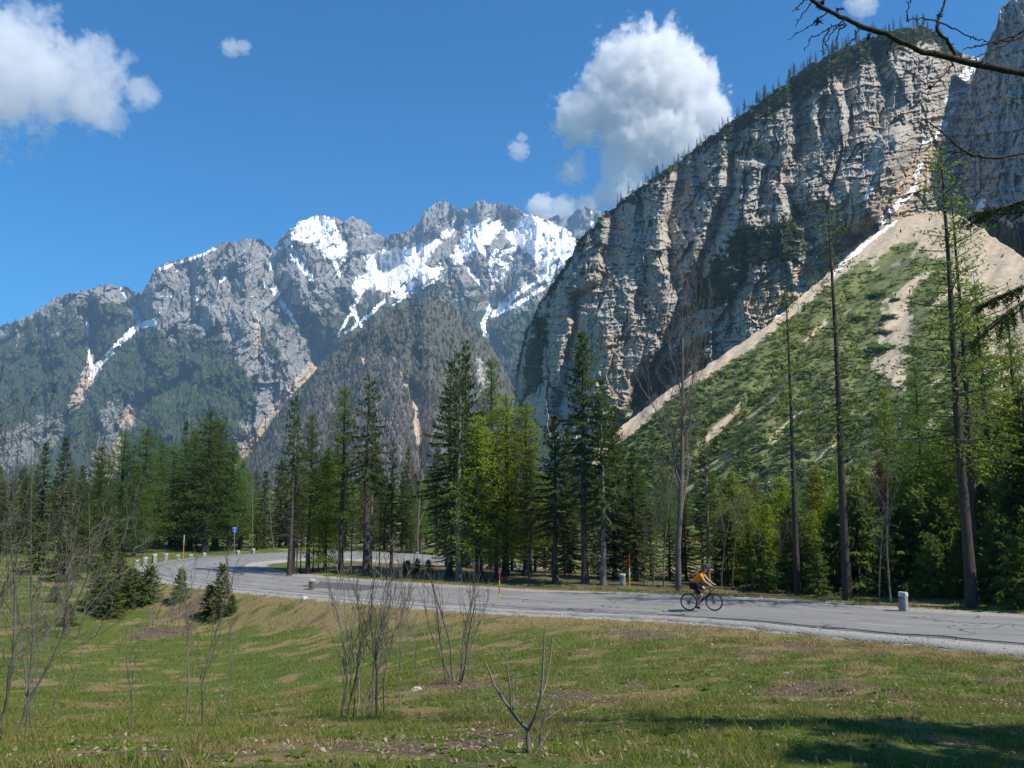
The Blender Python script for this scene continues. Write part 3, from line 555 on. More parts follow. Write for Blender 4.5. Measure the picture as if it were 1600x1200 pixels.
for j, (px, py, sz) in enumerate([(1388, 497, 3.6), (1384, 521, 4.6), (1376, 548, 4.4), (1358, 560, 3.6), (1344, 530, 3.), (1400, 470, 3.2), (1340, 500, 3.4), (1372, 463, 3.)]):
    i = np.unravel_index(np.argmin((PX5 - px) ** 2 + (PY5 - py) ** 2), PX5.shape); p_ = P5[i]
    o = lumps('dwarf_pine_bush', np.array([[0, 0, 0.]]), sz * .62, M_dwarf, 30 + j, 130, .55); o.location = p_
    o['label'] = 'round dwarf pine bush standing alone on the bare scree streak'; o['category'] = 'bush'; o['group'] = 'bushes on the bare scree streak'
# ================================================================== TREES
M_bark_s = bark('spruce_bark', (.032, .026, .022), (.125, .105, .088)); M_bark_l = bark('larch_bark', (.03, .025, .021), (.10, .085, .07)); M_bark_pale = bark('pale_bark', (.085, .078, .07), (.25, .235, .21))
M_bark_grey = bark('grey_twig_bark', (.07, .06, .052), (.20, .175, .15)); M_dead = bark('dead_twig', (.075, .066, .06), (.20, .18, .16))
M_spr = foliage('spruce_needles', (.036, .060, .017), (.135, .178, .052), .48)
M_spr2 = foliage('young_spruce_needles', (.06, .092, .02), (.17, .22, .058), .5)
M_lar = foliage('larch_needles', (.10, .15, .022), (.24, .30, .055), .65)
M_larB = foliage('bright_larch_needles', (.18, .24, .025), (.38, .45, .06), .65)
M_larD = foliage('deep_green_larch_needles', (.08, .145, .028), (.19, .265, .065), .65)  # the darker, lush green of some larches
def rnd_unit(r, n):
    v = r.normal(size=(n, 3)); return v / np.linalg.norm(v, axis=1, keepdims=True)
def cards(pos, direc, length, width, r, droop=0.):
    """narrow diamond needle sprays: 2 triangles each"""
    n = len(pos); length = np.broadcast_to(length, n)[:, None]; width = np.broadcast_to(width, n)[:, None]
    side = np.cross(direc, rnd_unit(r, n)); side /= np.linalg.norm(side, axis=1, keepdims=True) + 1e-9
    mid = pos + direc * length * .45; tip = pos + direc * length; tip[:, 2] -= droop * length[:, 0]
    V = np.stack([pos, mid + side * width, tip, mid - side * width], 1)
    return V.reshape(-1, 3)
def conifer(seed, H=14., Rm=2.2, bare=.12, kind='spruce', per=6, gap=.42, dens=1., lean=.0, top=.0, dead=.0, base_r=None, shape=.85):
    """returns trunk, crown (and dead twig) meshes for a tree of height H"""
    r = np.random.RandomState(seed); zt = np.linspace(-.6, H, 14); wob = .009 * H / 14
    ph = r.rand(2) * 6; cx = lean * np.clip(zt / H, 0, 1) ** 1.5 * H * .1 + wob * np.sin(zt * .5 + ph[0]) * 3; cyy = wob * np.cos(zt * .43 + ph[1]) * 3
    cx -= np.interp(0, zt, cx); cyy -= np.interp(0, zt, cyy)
    br_ = base_r or H * .0125; rad = br_ * np.clip(1 - zt / H, 0, 1) ** .8 + .012; rad[0] *= 1.5; rad[1] *= 1.12
    T = Tubes(); T.add(np.stack([cx, cyy, zt], -1), rad, 9); Dt = Tubes(); CV = []
    def axis(z): return np.array([np.interp(z, zt, cx), np.interp(z, zt, cyy), z])
    z = bare * H; larch = kind == 'larch'
    while z < H * .985:
        tt = (z - bare * H) / (H * (1 - bare)); L0 = Rm * (1 - tt) ** shape * (.55 + .45 * min(1, tt / .12 + .4)) + .12
        m = max(3, int(round(per * (.7 + .6 * r.rand())))); a0 = r.rand() * 6.28
        for k_ in range(m):
            a = a0 + 6.28 * k_ / m + r.normal() * .25; L = L0 * (.65 + .5 * r.rand()); zz = z + r.normal() * gap * .3
            if r.rand() < top * (1 if tt > .6 else .4): continue
            el = (-.32 + .95 * tt ** 1.3 if not larch else -.08 + .5 * tt) + r.normal() * .12; o = axis(zz)
            u = np.linspace(0, 1, 6); hor = L * u; dz = L * (np.tan(el) * u - (.22 if not larch else .10) * u ** 2 * (1 - tt) + (.20 if not larch else .16) * u ** 3)
            ca, sa = math.cos(a), math.sin(a); pts = o + np.stack([hor * ca, hor * sa, dz], -1)
            rb = max(.006, .016 * L + .004); T.add(pts[[0, 2, 4, 5]], [rb, rb * .7, rb * .35, .003], 3)
            step = (.115 if not larch else .065) / dens; n = max(3, int(L / step)); s_ = .12 + .88 * (np.arange(n) + r.rand(n)) / n
            P_ = np.stack([np.interp(s_, u, pts[:, i]) for i in range(3)], -1); tang = (pts[-1] - pts[0]) / (np.linalg.norm(pts[-1] - pts[0]) + 1e-9)
            lat = np.array([-sa, ca, 0.])
            if not larch:
                for sg in (1, -1):
                    ln = (.16 + .36 * L * .33 * (1 - s_ * .75)) * (.7 + .6 * r.rand(n)); dv = tang * .75 + sg * lat * (.75 + .3 * r.rand(n, 1)) + np.stack([0 * s_, 0 * s_, -.30 - .35 * r.rand(n)], -1)
                    dv /= np.linalg.norm(dv, axis=1, keepdims=True); CV.append(cards(P_, dv, ln, .035 + .03 * r.rand(n), r, .15))
                hd = np.stack([r.normal(size=n) * .25, r.normal(size=n) * .25, -np.ones(n)], -1); hd += tang * .5; hd /= np.linalg.norm(hd, axis=1, keepdims=True)
                CV.append(cards(P_, hd, .16 + .22 * r.rand(n), .04, r)); CV.append(cards(P_, tang + r.normal(size=(n, 3)) * .2, .2 + .1 * r.rand(n), .04, r))
            else:
                for q in range(3):
                    off = r.normal(size=(n, 3)) * np.array([.10, .10, .07]) * (1 + 1.3 * s_[:, None]) * (.5 + L * .35) + lat * (r.normal(size=(n, 1)) * .16 * L * (1.05 - s_[:, None])); off[:, 2] -= .10 * r.rand(n) * L * .5
                    dv = rnd_unit(r, n); dv[:, 2] -= .35; dv /= np.linalg.norm(dv, axis=1, keepdims=True)
                    CV.append(cards(P_ + off, dv, .11 + .15 * r.rand(n), .018 + .02 * r.rand(n), r))
        z += gap * (.75 + .5 * r.rand()) * (1.15 - .45 * tt)
    if dead > 0:
        z = (.06 if not larch else .34) * H
        while z < max(bare * H * 1.15, dead * H):
            for k_ in range(r.randint(2, 5)):
                a = r.rand() * 6.28; L = Rm * (.35 + .65 * r.rand()); o = axis(z + r.rand() * .3); ca, sa = math.cos(a), math.sin(a); u = np.linspace(0, 1, 5); dz = L * (.05 * r.normal() * u - .28 * u ** 2 + .12 * u ** 3)
                pts = o + np.stack([L * u * ca, L * u * sa, dz], -1) + r.normal(size=(5, 3)) * .03 * u[:, None]; Dt.add(pts, [.018, .014, .010, .006, .003], 3)
                for q in range(int(L * 4)):
                    i = r.randint(1, 5); d_ = np.array([ca * .5 - sa * r.normal() * .8, sa * .5 + ca * r.normal() * .8, -.3 * r.rand()]); Dt.add([pts[i], pts[i] + d_ * (.12 + .3 * r.rand()) * .8], [.006, .002], 3)
            z += .33 * (.6 + r.rand() * .8)
    V = np.concatenate(CV); n = len(V) // 4; i = np.arange(n)[:, None] * 4
    tri = np.concatenate([i + [0, 1, 2], i + [0, 2, 3]], 0)
    mt = T.mesh('trunk', M_bark_s if not larch else M_bark_l)
    mc = mesh_np('crown', V, F3=tri, mats=[M_spr if not larch else M_lar], smooth=False)
    return dict(H=H, trunk=mt, crown=mc, dead_branches=Dt.mesh('dead_branches', M_dead) if Dt.n else None)
def bare_tree(seed, H=9., base_r=.13, levels=4, spread=.55, stems=1, up=.55, split=.35, mat=None, twig=.004, nchild=(3, 5)):
    r = np.random.RandomState(seed); T = Tubes(); B = Tubes()
    def grow(p, d, L, rad, lev):
        n = 6 if lev < 2 else 4; pts = [p]; d = d / np.linalg.norm(d); wob_ = .04 if lev == 0 and L > 5 else .10 * (1 + .3 * lev)
        for i in range(n):
            d = d + r.normal(size=3) * wob_ + np.array([0, 0, up * .12 * (lev > 0)]); d /= np.linalg.norm(d); pts.append(pts[-1] + d * L / n)
        pts = np.array(pts); rr = rad * np.linspace(1, .35 if lev == 0 else .25, n + 1); (T if lev == 0 else B).add(pts, np.maximum(rr, twig * .6), 8 if lev == 0 else (4 if lev == 1 else 3))
        if lev >= levels: return
        k = r.randint(*nchild) + (4 if lev == 0 else 0) + (1 if lev == 1 else 0)
        for j in range(k):
            f = (split + (1 - split) * (j + r.rand()) / k) if lev == 0 else .25 + .72 * (j + r.rand()) / k
            i = min(n - 1, int(f * n)); q = pts[i] + (pts[i + 1] - pts[i]) * (f * n - i); a = r.rand() * 6.28
            t_ = (pts[i + 1] - pts[i]); t_ /= np.linalg.norm(t_); s1 = np.cross(t_, [.3, .2, .9]); s1 /= np.linalg.norm(s1) + 1e-9; s2 = np.cross(t_, s1)
            nd = t_ * (1 - spread * .5) + (s1 * math.cos(a) + s2 * math.sin(a)) * spread * (.7 + .6 * r.rand()); nd[2] += up * .35
            grow(q, nd, L * (.30 + .28 * r.rand()) * (1.15 - .55 * f if lev == 0 else 1.05), max(rad * (1 - .75 * f) * .55, twig), lev + 1)
    for s_ in range(stems):
        a = 6.28 * s_ / max(stems, 1) + r.rand(); tilt = 0.03 if stems == 1 else .10 + .16 * r.rand()
        p0 = np.array([math.cos(a), math.sin(a), 0]) * (.0 if stems == 1 else .06 * stems ** .5 * (.5 + r.rand()) * H / 3.5); p0[2] = -.15
        grow(p0, np.array([math.cos(a) * tilt, math.sin(a) * tilt, 1.]), H * (1 if stems == 1 else .65 + .4 * r.rand()), base_r * (1 if stems == 1 else .7 + .5 * r.rand()), 0)
    m = mat or M_bark_grey
    return dict(H=H, trunk=T.mesh('trunk', m), branches=B.mesh('branches', m))
SPR = [conifer(1, 14, 2.1, .10, per=6, gap=.42), conifer(2, 15, 1.9, .36, per=6, gap=.42, dead=.36), conifer(3, 13, 1.7, .06, per=5, gap=.42), conifer(4, 15, 1.8, .22, per=5, gap=.5, top=.25, dead=.3)]
YSP = [conifer(11, 4.5, 1.35, .02, per=6, gap=.26, shape=.8), conifer(12, 3.5, 1.2, .02, per=6, gap=.22, shape=.75), conifer(13, 5.5, 1.5, .03, per=6, gap=.3, shape=.8)]
LAR = [conifer(21, 14, 2.3, .16, 'larch', 6, .44, 1.0, shape=.7), conifer(22, 13, 2.1, .12, 'larch', 6, .42, 1.0, shape=.62), conifer(23, 15, 2.3, .30, 'larch', 5, .48, 1.1, shape=.75, dead=.3), conifer(24, 8, 1.7, .10, 'larch', 6, .32, 1.2, shape=.7)]
TAL = [conifer(31, 17, 1.9, .38, 'larch', 4, .75, .55, top=.3, shape=.5, dead=.62, base_r=.17), conifer(32, 17, 2.4, .30, 'larch', 5, .62, .55, top=.25, shape=.55, dead=.5, base_r=.18), conifer(33, 13, 1.3, .5, 'larch', 4, .6, .7, shape=.6, dead=.5, base_r=.12)]
DEADS = [conifer(41, 14, 1.7, .52, 'spruce', 5, .5, .75, top=.2, dead=.6), conifer(42, 15, 1.9, .45, 'spruce', 5, .5, .7, top=.35, dead=.6)]
BAR = [bare_tree(51, 14, .16, 4, .42, up=.9, split=.22, nchild=(4, 7), twig=.007), bare_tree(52, 10, .08, 4, .45, up=.7, nchild=(4, 6), twig=.007), bare_tree(53, 8, .07, 3, .55, up=.6, mat=M_bark_pale, nchild=(3, 5), twig=.007)]
_tr = np.random.RandomState(99)
def place(proto, name, cat, label, X, Y, height, group=None, rz=None, crown_mat=None, trunk_mat=None, wide=1., z=None):
    s_ = height / proto['H']; z = float(gz(np.array([X]), np.array([Y]))[0]) if z is None else z
    root = thing(name, label, cat, (X, Y, z), _tr.rand() * 6.28 if rz is None else rz, group); root.scale = (s_ * wide, s_ * wide, s_)
    for key in ('trunk', 'branches', 'crown', 'dead_branches', 'stem', 'needles'):
        me = proto.get(key)
        if me is None: continue
        o = obj(key, me, root)
        cm = crown_mat if key in ('crown', 'needles') else trunk_mat if key in ('trunk', 'stem') else None
        if cm is not None: o.material_slots[0].link = 'OBJECT'; o.material_slots[0].material = cm
    return root
def tree(proto, px, d, top, name, cat, label, **kw):
    """stands on the ground at distance d in the direction of photo column px; its top reaches photo row top"""
    X = float((px - 800) / F * d * 1.005)
    z = float(gz(np.array([X]), np.array([d]))[0]); zt = float(at(px, top, d)[2])
    return place(proto, name, cat, label, X, d, max(zt - z, 1.2), z=z, **kw)
SPRV = {0: [SPR[0], conifer(5, 14, 2.0, .08, per=7, gap=.46, top=.12)], 1: [SPR[1], conifer(6, 15, 2.1, .30, per=5, gap=.38, dead=.32, top=.1)], 2: [SPR[2], conifer(7, 13, 1.9, .05, per=6, gap=.46, top=.1, shape=.75)], 3: [SPR[3]]}
def spruce(i, px, d, top, label, group=None, **kw): return tree(SPRV[i][int(px * 7 + d * 3) % len(SPRV[i])], px, d, top, 'spruce_tree', 'spruce', label, group=group, **kw)
def larch(i, px, d, top, label, group=None, **kw): return tree(LAR[i], px, d, top, 'larch_tree', 'larch', label, group=group, **kw)

# --- behind the hairpin, left
for px, d, tp in [(78, 82, 692), (108, 80, 684)]: spruce(2, px, d, tp, 'one of a pair of dark pointed spruces beyond the meadow', 'pair of dark spruces', wide=1.25)
spruce(0, 52, 76, 742, 'lower dark spruce beside the pair of pointed spruces', wide=1.2); spruce(2, 18, 74, 752, 'dark spruce at the forest edge behind the grey shrub', wide=1.2); spruce(0, -20, 72, 730, 'dark spruce at the meadow end of the forest edge')
g = 'lush green larches behind the hairpin'; lb = 'lush soft green larch behind the outer bend of the hairpin'
for i, px, d, tp in [(0, 165, 81, 692), (1, 200, 86, 672), (1, 234, 85, 664), (0, 258, 91, 688), (1, 331, 90, 636), (0, 346, 93, 655), (0, 308, 96, 668), (1, 278, 95, 690), (0, 368, 92, 690), (1, 222, 80, 735), (0, 385, 96, 715)]:
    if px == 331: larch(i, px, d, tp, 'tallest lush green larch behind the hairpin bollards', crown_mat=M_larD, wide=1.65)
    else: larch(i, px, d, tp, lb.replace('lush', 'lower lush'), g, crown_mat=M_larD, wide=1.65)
spruce(2, 293, 99, 658, 'dark spruce top showing between the lush larches', wide=.85)
g = 'dark spruces under the hairpin larches'; lb = 'dark spruce in the shade under the lush larches'
for i, px, d, tp in [(0, 140, 78, 785), (2, 176, 83, 770), (0, 255, 92, 775), (2, 285, 95, 760), (0, 318, 97, 775), (2, 350, 96, 760), (0, 385, 95, 765), (2, 420, 97, 735), (0, 445, 99, 715), (2, 300, 93, 800), (0, 235, 88, 800), (2, 410, 93, 790), (0, 470, 97, 770)]:
    spruce(i, px, d, tp, lb, g, wide=1.25)
tree(BAR[1], 404, 85, 700, 'bare_tree', 'bare tree', 'thin leafless grey tree beside the blue road sign', wide=.7)
tree(BAR[2], 437, 88, 770, 'bare_tree', 'bare tree', 'small leafless tree in front of the dark wood by the hairpin', wide=.9)
# --- island inside the hairpin
tree(DEADS[1], 461, 55.0, 612, 'spruce_tree', 'spruce', 'tall thin topped spruce at the tip of the hairpin island'); tree(DEADS[0], 467, 56.4, 655, 'spruce_tree', 'spruce', 'slim spruce close behind the island tip spruce', wide=.8)
larch(2, 489, 56.5, 640, 'green larch on the hairpin island beside the thin topped spruce', wide=1.05); larch(2, 539, 56, 598, 'tall green larch in the middle of the hairpin island', wide=1.1)
tree(DEADS[1], 577, 55, 578, 'spruce_tree', 'spruce', 'tall grey spruce with dead lower branches on the island', wide=1.15); tree(DEADS[0], 584, 55.8, 640, 'spruce_tree', 'spruce', 'pale trunked spruce joined close to the tall grey spruce', trunk_mat=M_bark_pale, wide=.8)
spruce(3, 616, 56.5, 684, 'short dark spruce at the inner end of the hairpin island', wide=.95); larch(3, 515, 57.5, 700, 'bushy bright larch low on the hairpin island', crown_mat=M_larB)
for px, d, tp in [(472, 56, 760), (478, 57, 770), (497, 57.5, 760), (505, 57, 775), (555, 58, 750), (598, 57, 760)]:
    tree(TAL[2], px, d, tp, 'larch_tree', 'larch', 'thin pole of a young larch among the island trees', group='thin larch poles on the hairpin island', wide=.8)
g = 'forest behind the upper road arm'; lb = 'conifer in the wood behind the upper arm of the road'
for k_, (px, d, tp) in enumerate([(480, 98, 730), (510, 100, 712), (545, 99, 735), (575, 96, 722), (605, 98, 742), (632, 96, 735), (660, 94, 745), (685, 96, 700), (590, 102, 690), (530, 104, 690), (640, 104, 700)]):
    (spruce if k_ % 3 else larch)(0 if k_ % 2 else 2, px, d, tp, 'green larch in the wood behind the upper road arm' if k_ % 3 == 0 else 'dark spruce in the wood behind the upper road arm', 'larches behind the upper road arm' if k_ % 3 == 0 else 'spruces behind the upper road arm', wide=1.2)
tree(BAR[0], 655, 84, 660, 'bare_tree', 'bare tree', 'broad leafless tree behind the upper arm of the road', wide=.9); spruce(0, 646, 83, 812, 'small dark spruce at the verge of the upper road arm', wide=1.5)
# --- centre group beyond the road
spruce(1, 704, 53, 560, 'stout dark spruce at the end of the centre group', wide=1.15); spruce(3, 719, 50.5, 545, 'pale trunked spruce in front of the stout dark spruce', trunk_mat=M_bark_pale)
spruce(2, 728, 62, 540, 'pointed spruce rising behind the bright larches'); larch(2, 768, 61, 552, 'thin topped larch rising behind the bright larches', wide=.9); spruce(1, 752, 52, 640, 'dark spruce under the bright larch crowns', wide=1.2)
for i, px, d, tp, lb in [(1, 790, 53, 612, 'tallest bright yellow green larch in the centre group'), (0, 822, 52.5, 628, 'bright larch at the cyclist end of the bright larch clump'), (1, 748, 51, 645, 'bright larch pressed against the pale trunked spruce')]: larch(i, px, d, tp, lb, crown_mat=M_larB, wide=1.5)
spruce(1, 776, 51.5, 690, 'bare trunked spruce below the bright larches', wide=1.1); spruce(1, 828, 50.8, 700, 'slender dark spruce at the foot of the bright larches', wide=1.1)
spruce(1, 866, 48.5, 648, 'medium dark spruce beside the tall pointed one', wide=1.3); spruce(1, 911, 46.5, 514, 'tallest pointed dark spruce beyond the road', wide=1.05); spruce(1, 939, 46, 588, 'dark spruce with a pale trunk beside the tallest spruce', trunk_mat=M_bark_pale, wide=1.1)
spruce(0, 956, 50, 632, 'dark spruce behind the pair of tall spruces', wide=1.1); spruce(0, 886, 55, 668, 'dark spruce filling the gap behind the tallest spruce', wide=1.2); spruce(2, 988, 48.5, 705, 'short dense spruce beside the bare tree', wide=1.4)
g = 'dark understorey spruces of the centre group'; lb = 'dark understorey spruce among the centre trunks'
for k_, (px, d, tp) in enumerate([(700, 62, 760), (735, 60, 775), (765, 60, 770), (800, 58, 775), (835, 57, 765), (862, 56, 780), (890, 55, 790), (925, 54, 780), (955, 54, 770), (985, 53, 775), (1012, 52, 780), (1040, 50, 790), (1065, 49, 780), (1090, 50, 770), (720, 68, 740), (780, 70, 730), (850, 66, 740), (930, 64, 730), (1000, 60, 740), (820, 54, 810), (880, 52, 815), (940, 50, 815), (970, 50, 800)]):
    spruce((0, 2)[k_ % 2], px, d, tp, lb, g, wide=1.35)
tree(BAR[0], 1053, 41.5, 520, 'bare_tree', 'bare tree', 'tall leafless grey tree standing behind the cyclist', wide=1.05)
spruce(3, 1099, 43.5, 668, 'straight pale trunked conifer just behind the cyclist', trunk_mat=M_bark_pale, wide=1.0); tree(BAR[1], 1030, 44, 690, 'bare_tree', 'bare tree', 'thin leafless tree beside the tall grey one', wide=.8)
# --- right of the road
g = 'bright young larches right of the cyclist'; lb = 'bright green young larch in the thicket beyond the cyclist'
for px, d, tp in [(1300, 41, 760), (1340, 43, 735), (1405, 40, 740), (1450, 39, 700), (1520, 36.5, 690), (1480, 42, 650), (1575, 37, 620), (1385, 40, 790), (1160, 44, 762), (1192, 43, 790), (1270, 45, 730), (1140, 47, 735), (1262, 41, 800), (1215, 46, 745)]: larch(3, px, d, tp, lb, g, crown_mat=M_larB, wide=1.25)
tree(TAL[2], 1234, 37.5, 452, 'larch_tree', 'larch', 'thin straight larch right of the cyclist', wide=1.0, trunk_mat=M_bark_l)
tree(TAL[0], 1309, 34.0, 308, 'larch_tree', 'larch', 'tall bare trunked larch with drooping dead twigs', wide=.98, rz=.6)
tree(TAL[1], 1497, 30.0, 222, 'larch_tree', 'larch', 'tallest larch with long drooping branches', wide=1.0, rz=2.)
tree(TAL[1], 1509, 32.5, 300, 'larch_tree', 'larch', 'larch standing close behind the tallest larch', wide=.9, rz=4.)
larch(2, 1381, 47, 600, 'green larch between the two tall larch trunks', wide=.95); larch(2, 1432, 44, 560, 'feathery larch beside the tallest larch', crown_mat=M_larD); larch(2, 1535, 38, 430, 'airy larch beyond the tallest larch'); larch(0, 1585, 40, 480, 'dense green larch at the far end of the thicket')
tree(LAR[3], 1368, 42, 720, 'larch_tree', 'larch', 'rusty brown young conifer behind the two pale saplings', crown_mat=foliage('rusty_needles', (.05, .035, .018), (.13, .085, .04), .3))
spruce(0, 1558, 33, 660, 'dark spruce filling the corner behind the tallest larch', wide=1.4); spruce(0, 1597, 31, 600, 'broad dark spruce at the end of the roadside thicket', wide=1.2); spruce(0, 1640, 30, 560, 'dark spruce past the end of the roadside thicket', wide=1.2)
g = 'understorey spruces along the roadside'; lb = 'dark young spruce in the roadside thicket'
for k_, (px, d, tp) in enumerate([(1128, 45, 800), (1180, 41.5, 835), (1240, 39.5, 812), (1290, 38.5, 800), (1328, 38, 765), (1345, 40, 775), (1395, 38, 790), (1430, 37.5, 770), (1462, 36.5, 780), (1530, 34, 750), (1575, 31.5, 740), (1225, 43, 790), (1305, 43, 780), (1410, 42, 740), (1470, 40, 745), (1150, 50, 770), (1200, 48, 780), (1265, 36.8, 850), (1370, 35.5, 835), (1440, 33.8, 840), (1485, 32.5, 830), (1545, 30.5, 800), (1600, 28.5, 800)]):
    tree(YSP[k_ % 3], px, d, tp, 'young_spruce', 'spruce', lb, group=g, wide=1.15, crown_mat=M_spr if k_ % 3 == 0 else M_spr2)
g = 'green larches deep in the roadside wood'; lb = 'green larch deep in the wood beyond the road'
for k_, (px, d, tp) in enumerate([(1175, 60, 745), (1235, 58, 740), (1300, 56, 720), (1345, 58, 700), (1410, 54, 690), (1460, 52, 660), (1520, 50, 620), (1560, 48, 640), (1110, 62, 740), (1060, 64, 745)]):
    larch(k_ % 2, px, d, tp, lb, g, crown_mat=(M_lar, M_larD)[k_ % 2], wide=1.2)
for px, d, tp, lb in [(1357, 32.8, 775, 'forked pale leafless sapling left of its taller twin by the road'), (1374, 32.4, 700, 'taller pale leafless sapling beside the road')]: tree(BAR[2], px, d, tp, 'bare_tree', 'bare tree', lb, wide=.8)
for px, d, tp in [(1118, 42, 790), (1135, 43, 780), (1205, 42, 820), (1015, 46, 770), (1000, 45, 800)]: tree(BAR[1], px, d, tp, 'bare_tree', 'bare tree', 'thin leafless undergrowth tree at the roadside', group='thin leafless trees at the roadside', trunk_mat=M_bark_grey)
g = 'valley woods beyond the road'
for k_ in range(84):
    px = -40 + k_ * 13.2 + _tr.uniform(-8, 8); d = _tr.uniform(104, 190)
    if 560 < px < 1100 or px <= 560:
        (larch if k_ % 3 == 0 else spruce)(k_ % 2 if k_ % 3 == 0 else (0, 2)[k_ % 2], px, d, _tr.uniform(722, 764), 'distant green larch in the valley wood' if k_ % 3 == 0 else 'distant dark spruce in the valley wood', 'distant larches in the valley wood' if k_ % 3 == 0 else 'distant spruces in the valley wood', wide=1.5, **({'crown_mat': M_larD} if k_ % 3 == 0 else {}))
# --- crest trees of the cliff
def crest_proto(seed, bare):
    r = np.random.RandomState(seed); T = Tubes(); T.add([(0, 0, -2), (.1, 0, 5), (0, .1, 10)], [.22, .15, .03], 5); CV = []
    for z in np.linspace(2.2, 9.7, 22):
        for k_ in range(4):
            a = r.rand() * 6.28; L = (1.9 * (1 - z / 10.5) + .25) * (.6 + .6 * r.rand()); d_ = np.array([[math.cos(a), math.sin(a), -.1 + .5 * bare]]); p_ = np.array([[0, 0, z]])
            CV.append(cards(p_, d_ / np.linalg.norm(d_), L, .09 if bare else .26, r))
    V = np.concatenate(CV); n = len(V) // 4; i = np.arange(n)[:, None] * 4
    return dict(H=10., trunk=T.mesh('trunk', M_bark_grey), crown=mesh_np('crown', V, F3=np.concatenate([i + [0, 1, 2], i + [0, 2, 3]], 0), mats=[M_far if not bare else M_farbrown], smooth=False))
CR = [crest_proto(1, 1), crest_proto(2, 0), crest_proto(3, 1)]
_cr = np.random.RandomState(5)
for k_, px in enumerate(np.sort(np.concatenate([_cr.uniform(965, 1180, 46), _cr.uniform(1180, 1330, 56), _cr.uniform(1330, 1478, 34)]))):
    col = int(np.argmin(np.abs(PX3[:, 0] - px))); row = P3.shape[1] - 1 - int(_cr.rand() ** 2 * 12); p_ = P3[col, row]; i = (0, 2, 1, 2, 0)[k_ % 5]
    kind = ('bare grey', 'dark conifer')[i == 1]
    place(CR[i], 'crest_tree', 'tree', 'small bare grey larch on the crest of the cliff' if i != 1 else 'small dark conifer on the crest of the cliff', float(p_[0]), float(p_[1]), _cr.uniform(8, 16), group='bare crest trees' if i != 1 else 'dark crest conifers', z=float(p_[2]) - .3)
# ================================================================== ROADSIDE THINGS
M_stone = plain('weathered_stone', (.30, .29, .27), .9, .15, var=.3, scale=9.); M_stonewhite = plain('whitewashed_stone', (.46, .45, .42), .9, .15, var=.25, scale=12.)
M_red = plain('red_paint', (.52, .03, .025), .5, .4, var=.15); M_yel = plain('yellow_paint', (.62, .42, .06), .5, .4, var=.15); M_whitep = plain('white_paint', (.75, .74, .70), .5, .4)
M_blue = plain('blue_sign_face', (.015, .10, .55), .4, .5, var=.05); M_steel = plain('galvanised_steel', (.42, .43, .44), .45, .5, .6); M_wood = bark('weathered_wood', (.07, .055, .045), (.22, .18, .14))
def rand_block(sx, sy, sz, seed, taper=.88, round_=.03):
    """a roughly hewn stone post"""
    bm = bmesh.new(); bmesh.ops.create_cube(bm, size=1.); r = random.Random(seed)
    bmesh.ops.subdivide_edges(bm, edges=bm.edges[:], cuts=3, use_grid_fill=True)
    for v in bm.verts:
        k = 1 - (1 - taper) * (v.co.z + .5); x, y, z = v.co
        e = sum(abs(c) > .49 for c in (x, y, z)); sh = 1 - .05 * max(0, e - 1)
        v.co = Vector((x * sx * k * sh + r.gauss(0, .006), y * sy * k * sh + r.gauss(0, .006), (z + .5) * sz * (1 if z < .49 else 1) + r.gauss(0, .006)))
    me = bpy.data.meshes.new('post_body'); bm.to_mesh(me); bm.free()
    for p_ in me.polygons: p_.use_smooth = False
    return me
def bollard(px, py, d, h, wd, label, seed, tilt=(0, 0), cap=True, group=None, mat=None):
    q = at(px, py, d); X, Y = float(q[0]), float(q[1]); z = float(gz(np.array([X]), np.array([Y]))[0])
    root = thing('stone_bollard', label, 'bollard', (X, Y, z - .05), .5 + seed * .3, group); root.rotation_euler = (tilt[1], tilt[0], .5 + seed * .3)
    me = rand_block(wd, wd * .8, h * (.84 if cap else 1) + .05, seed); me.materials.append(mat or M_stone); obj('post_body', me, root)
    if cap:
        mc = rand_block(wd * 1.02, wd * .84, h * .2, seed + 50, .94); mc.materials.append(M_stonewhite); obj('post_cap', mc, root, (0, 0, h * .80))
    return root
bollard(1411, 940, 29.2, .78, .34, 'grey stone bollard with a pale cap at the roadside beyond the cyclist', 1, (.06, 0))
bollard(973, 915, 45.2, .70, .36, 'short stone bollard beside the red snow pole beyond the road', 2)
bollard(487, 920, 46.6, .72, .36, 'split topped stone bollard on the meadow side of the road', 3, mat=M_wood)
bollard(652, 867, 84, .95, .42, 'lone stone bollard beyond the upper arm of the road', 4)
for k_, (px, py, d, h, tl) in enumerate([(214, 886, 60.5, .85, 0), (226, 881, 62.5, .85, .05), (241, 875, 65.5, .9, 0), (257, 871, 68.5, .95, .18), (278, 868, 71.5, .95, 0), (299, 865, 74, .95, -.04), (320, 862, 76.5, .95, .2), (372, 858, 79.5, 1.0, 0), (396, 857, 80.5, 1.15, .08)]):
    bollard(px, py, d, h * .9, .36, 'pale stone bollard on the outer edge of the hairpin' if abs(tl) < .1 else 'leaning pale stone bollard on the outer edge of the hairpin', 10 + k_, (-tl, 0), True, 'upright hairpin bollards' if abs(tl) < .1 else 'leaning hairpin bollards')
def lying_block(px, py, d, size, label, seed, rz):
    q = at(px, py, d); X, Y = float(q[0]), float(q[1]); me = rand_block(*size, seed, .9); me.materials.append(M_stonewhite)
    o = thing('stone_block', label, 'stone', (X, Y, float(gz(np.array([X]), np.array([Y]))[0]) - .06), rz, me=me); return o
lying_block(233, 894, 57.5, (1.0, .5, .5), 'squat pale stone block at the meadow side of the hairpin', 31, .4); lying_block(419, 857, 81, (1.9, .5, .3), 'long flat stone block lying beside the tallest hairpin bollard', 32, .1); lying_block(677, 866, 82, (.7, .5, .5), 'pale stone block past the lone bollard', 33, .3)
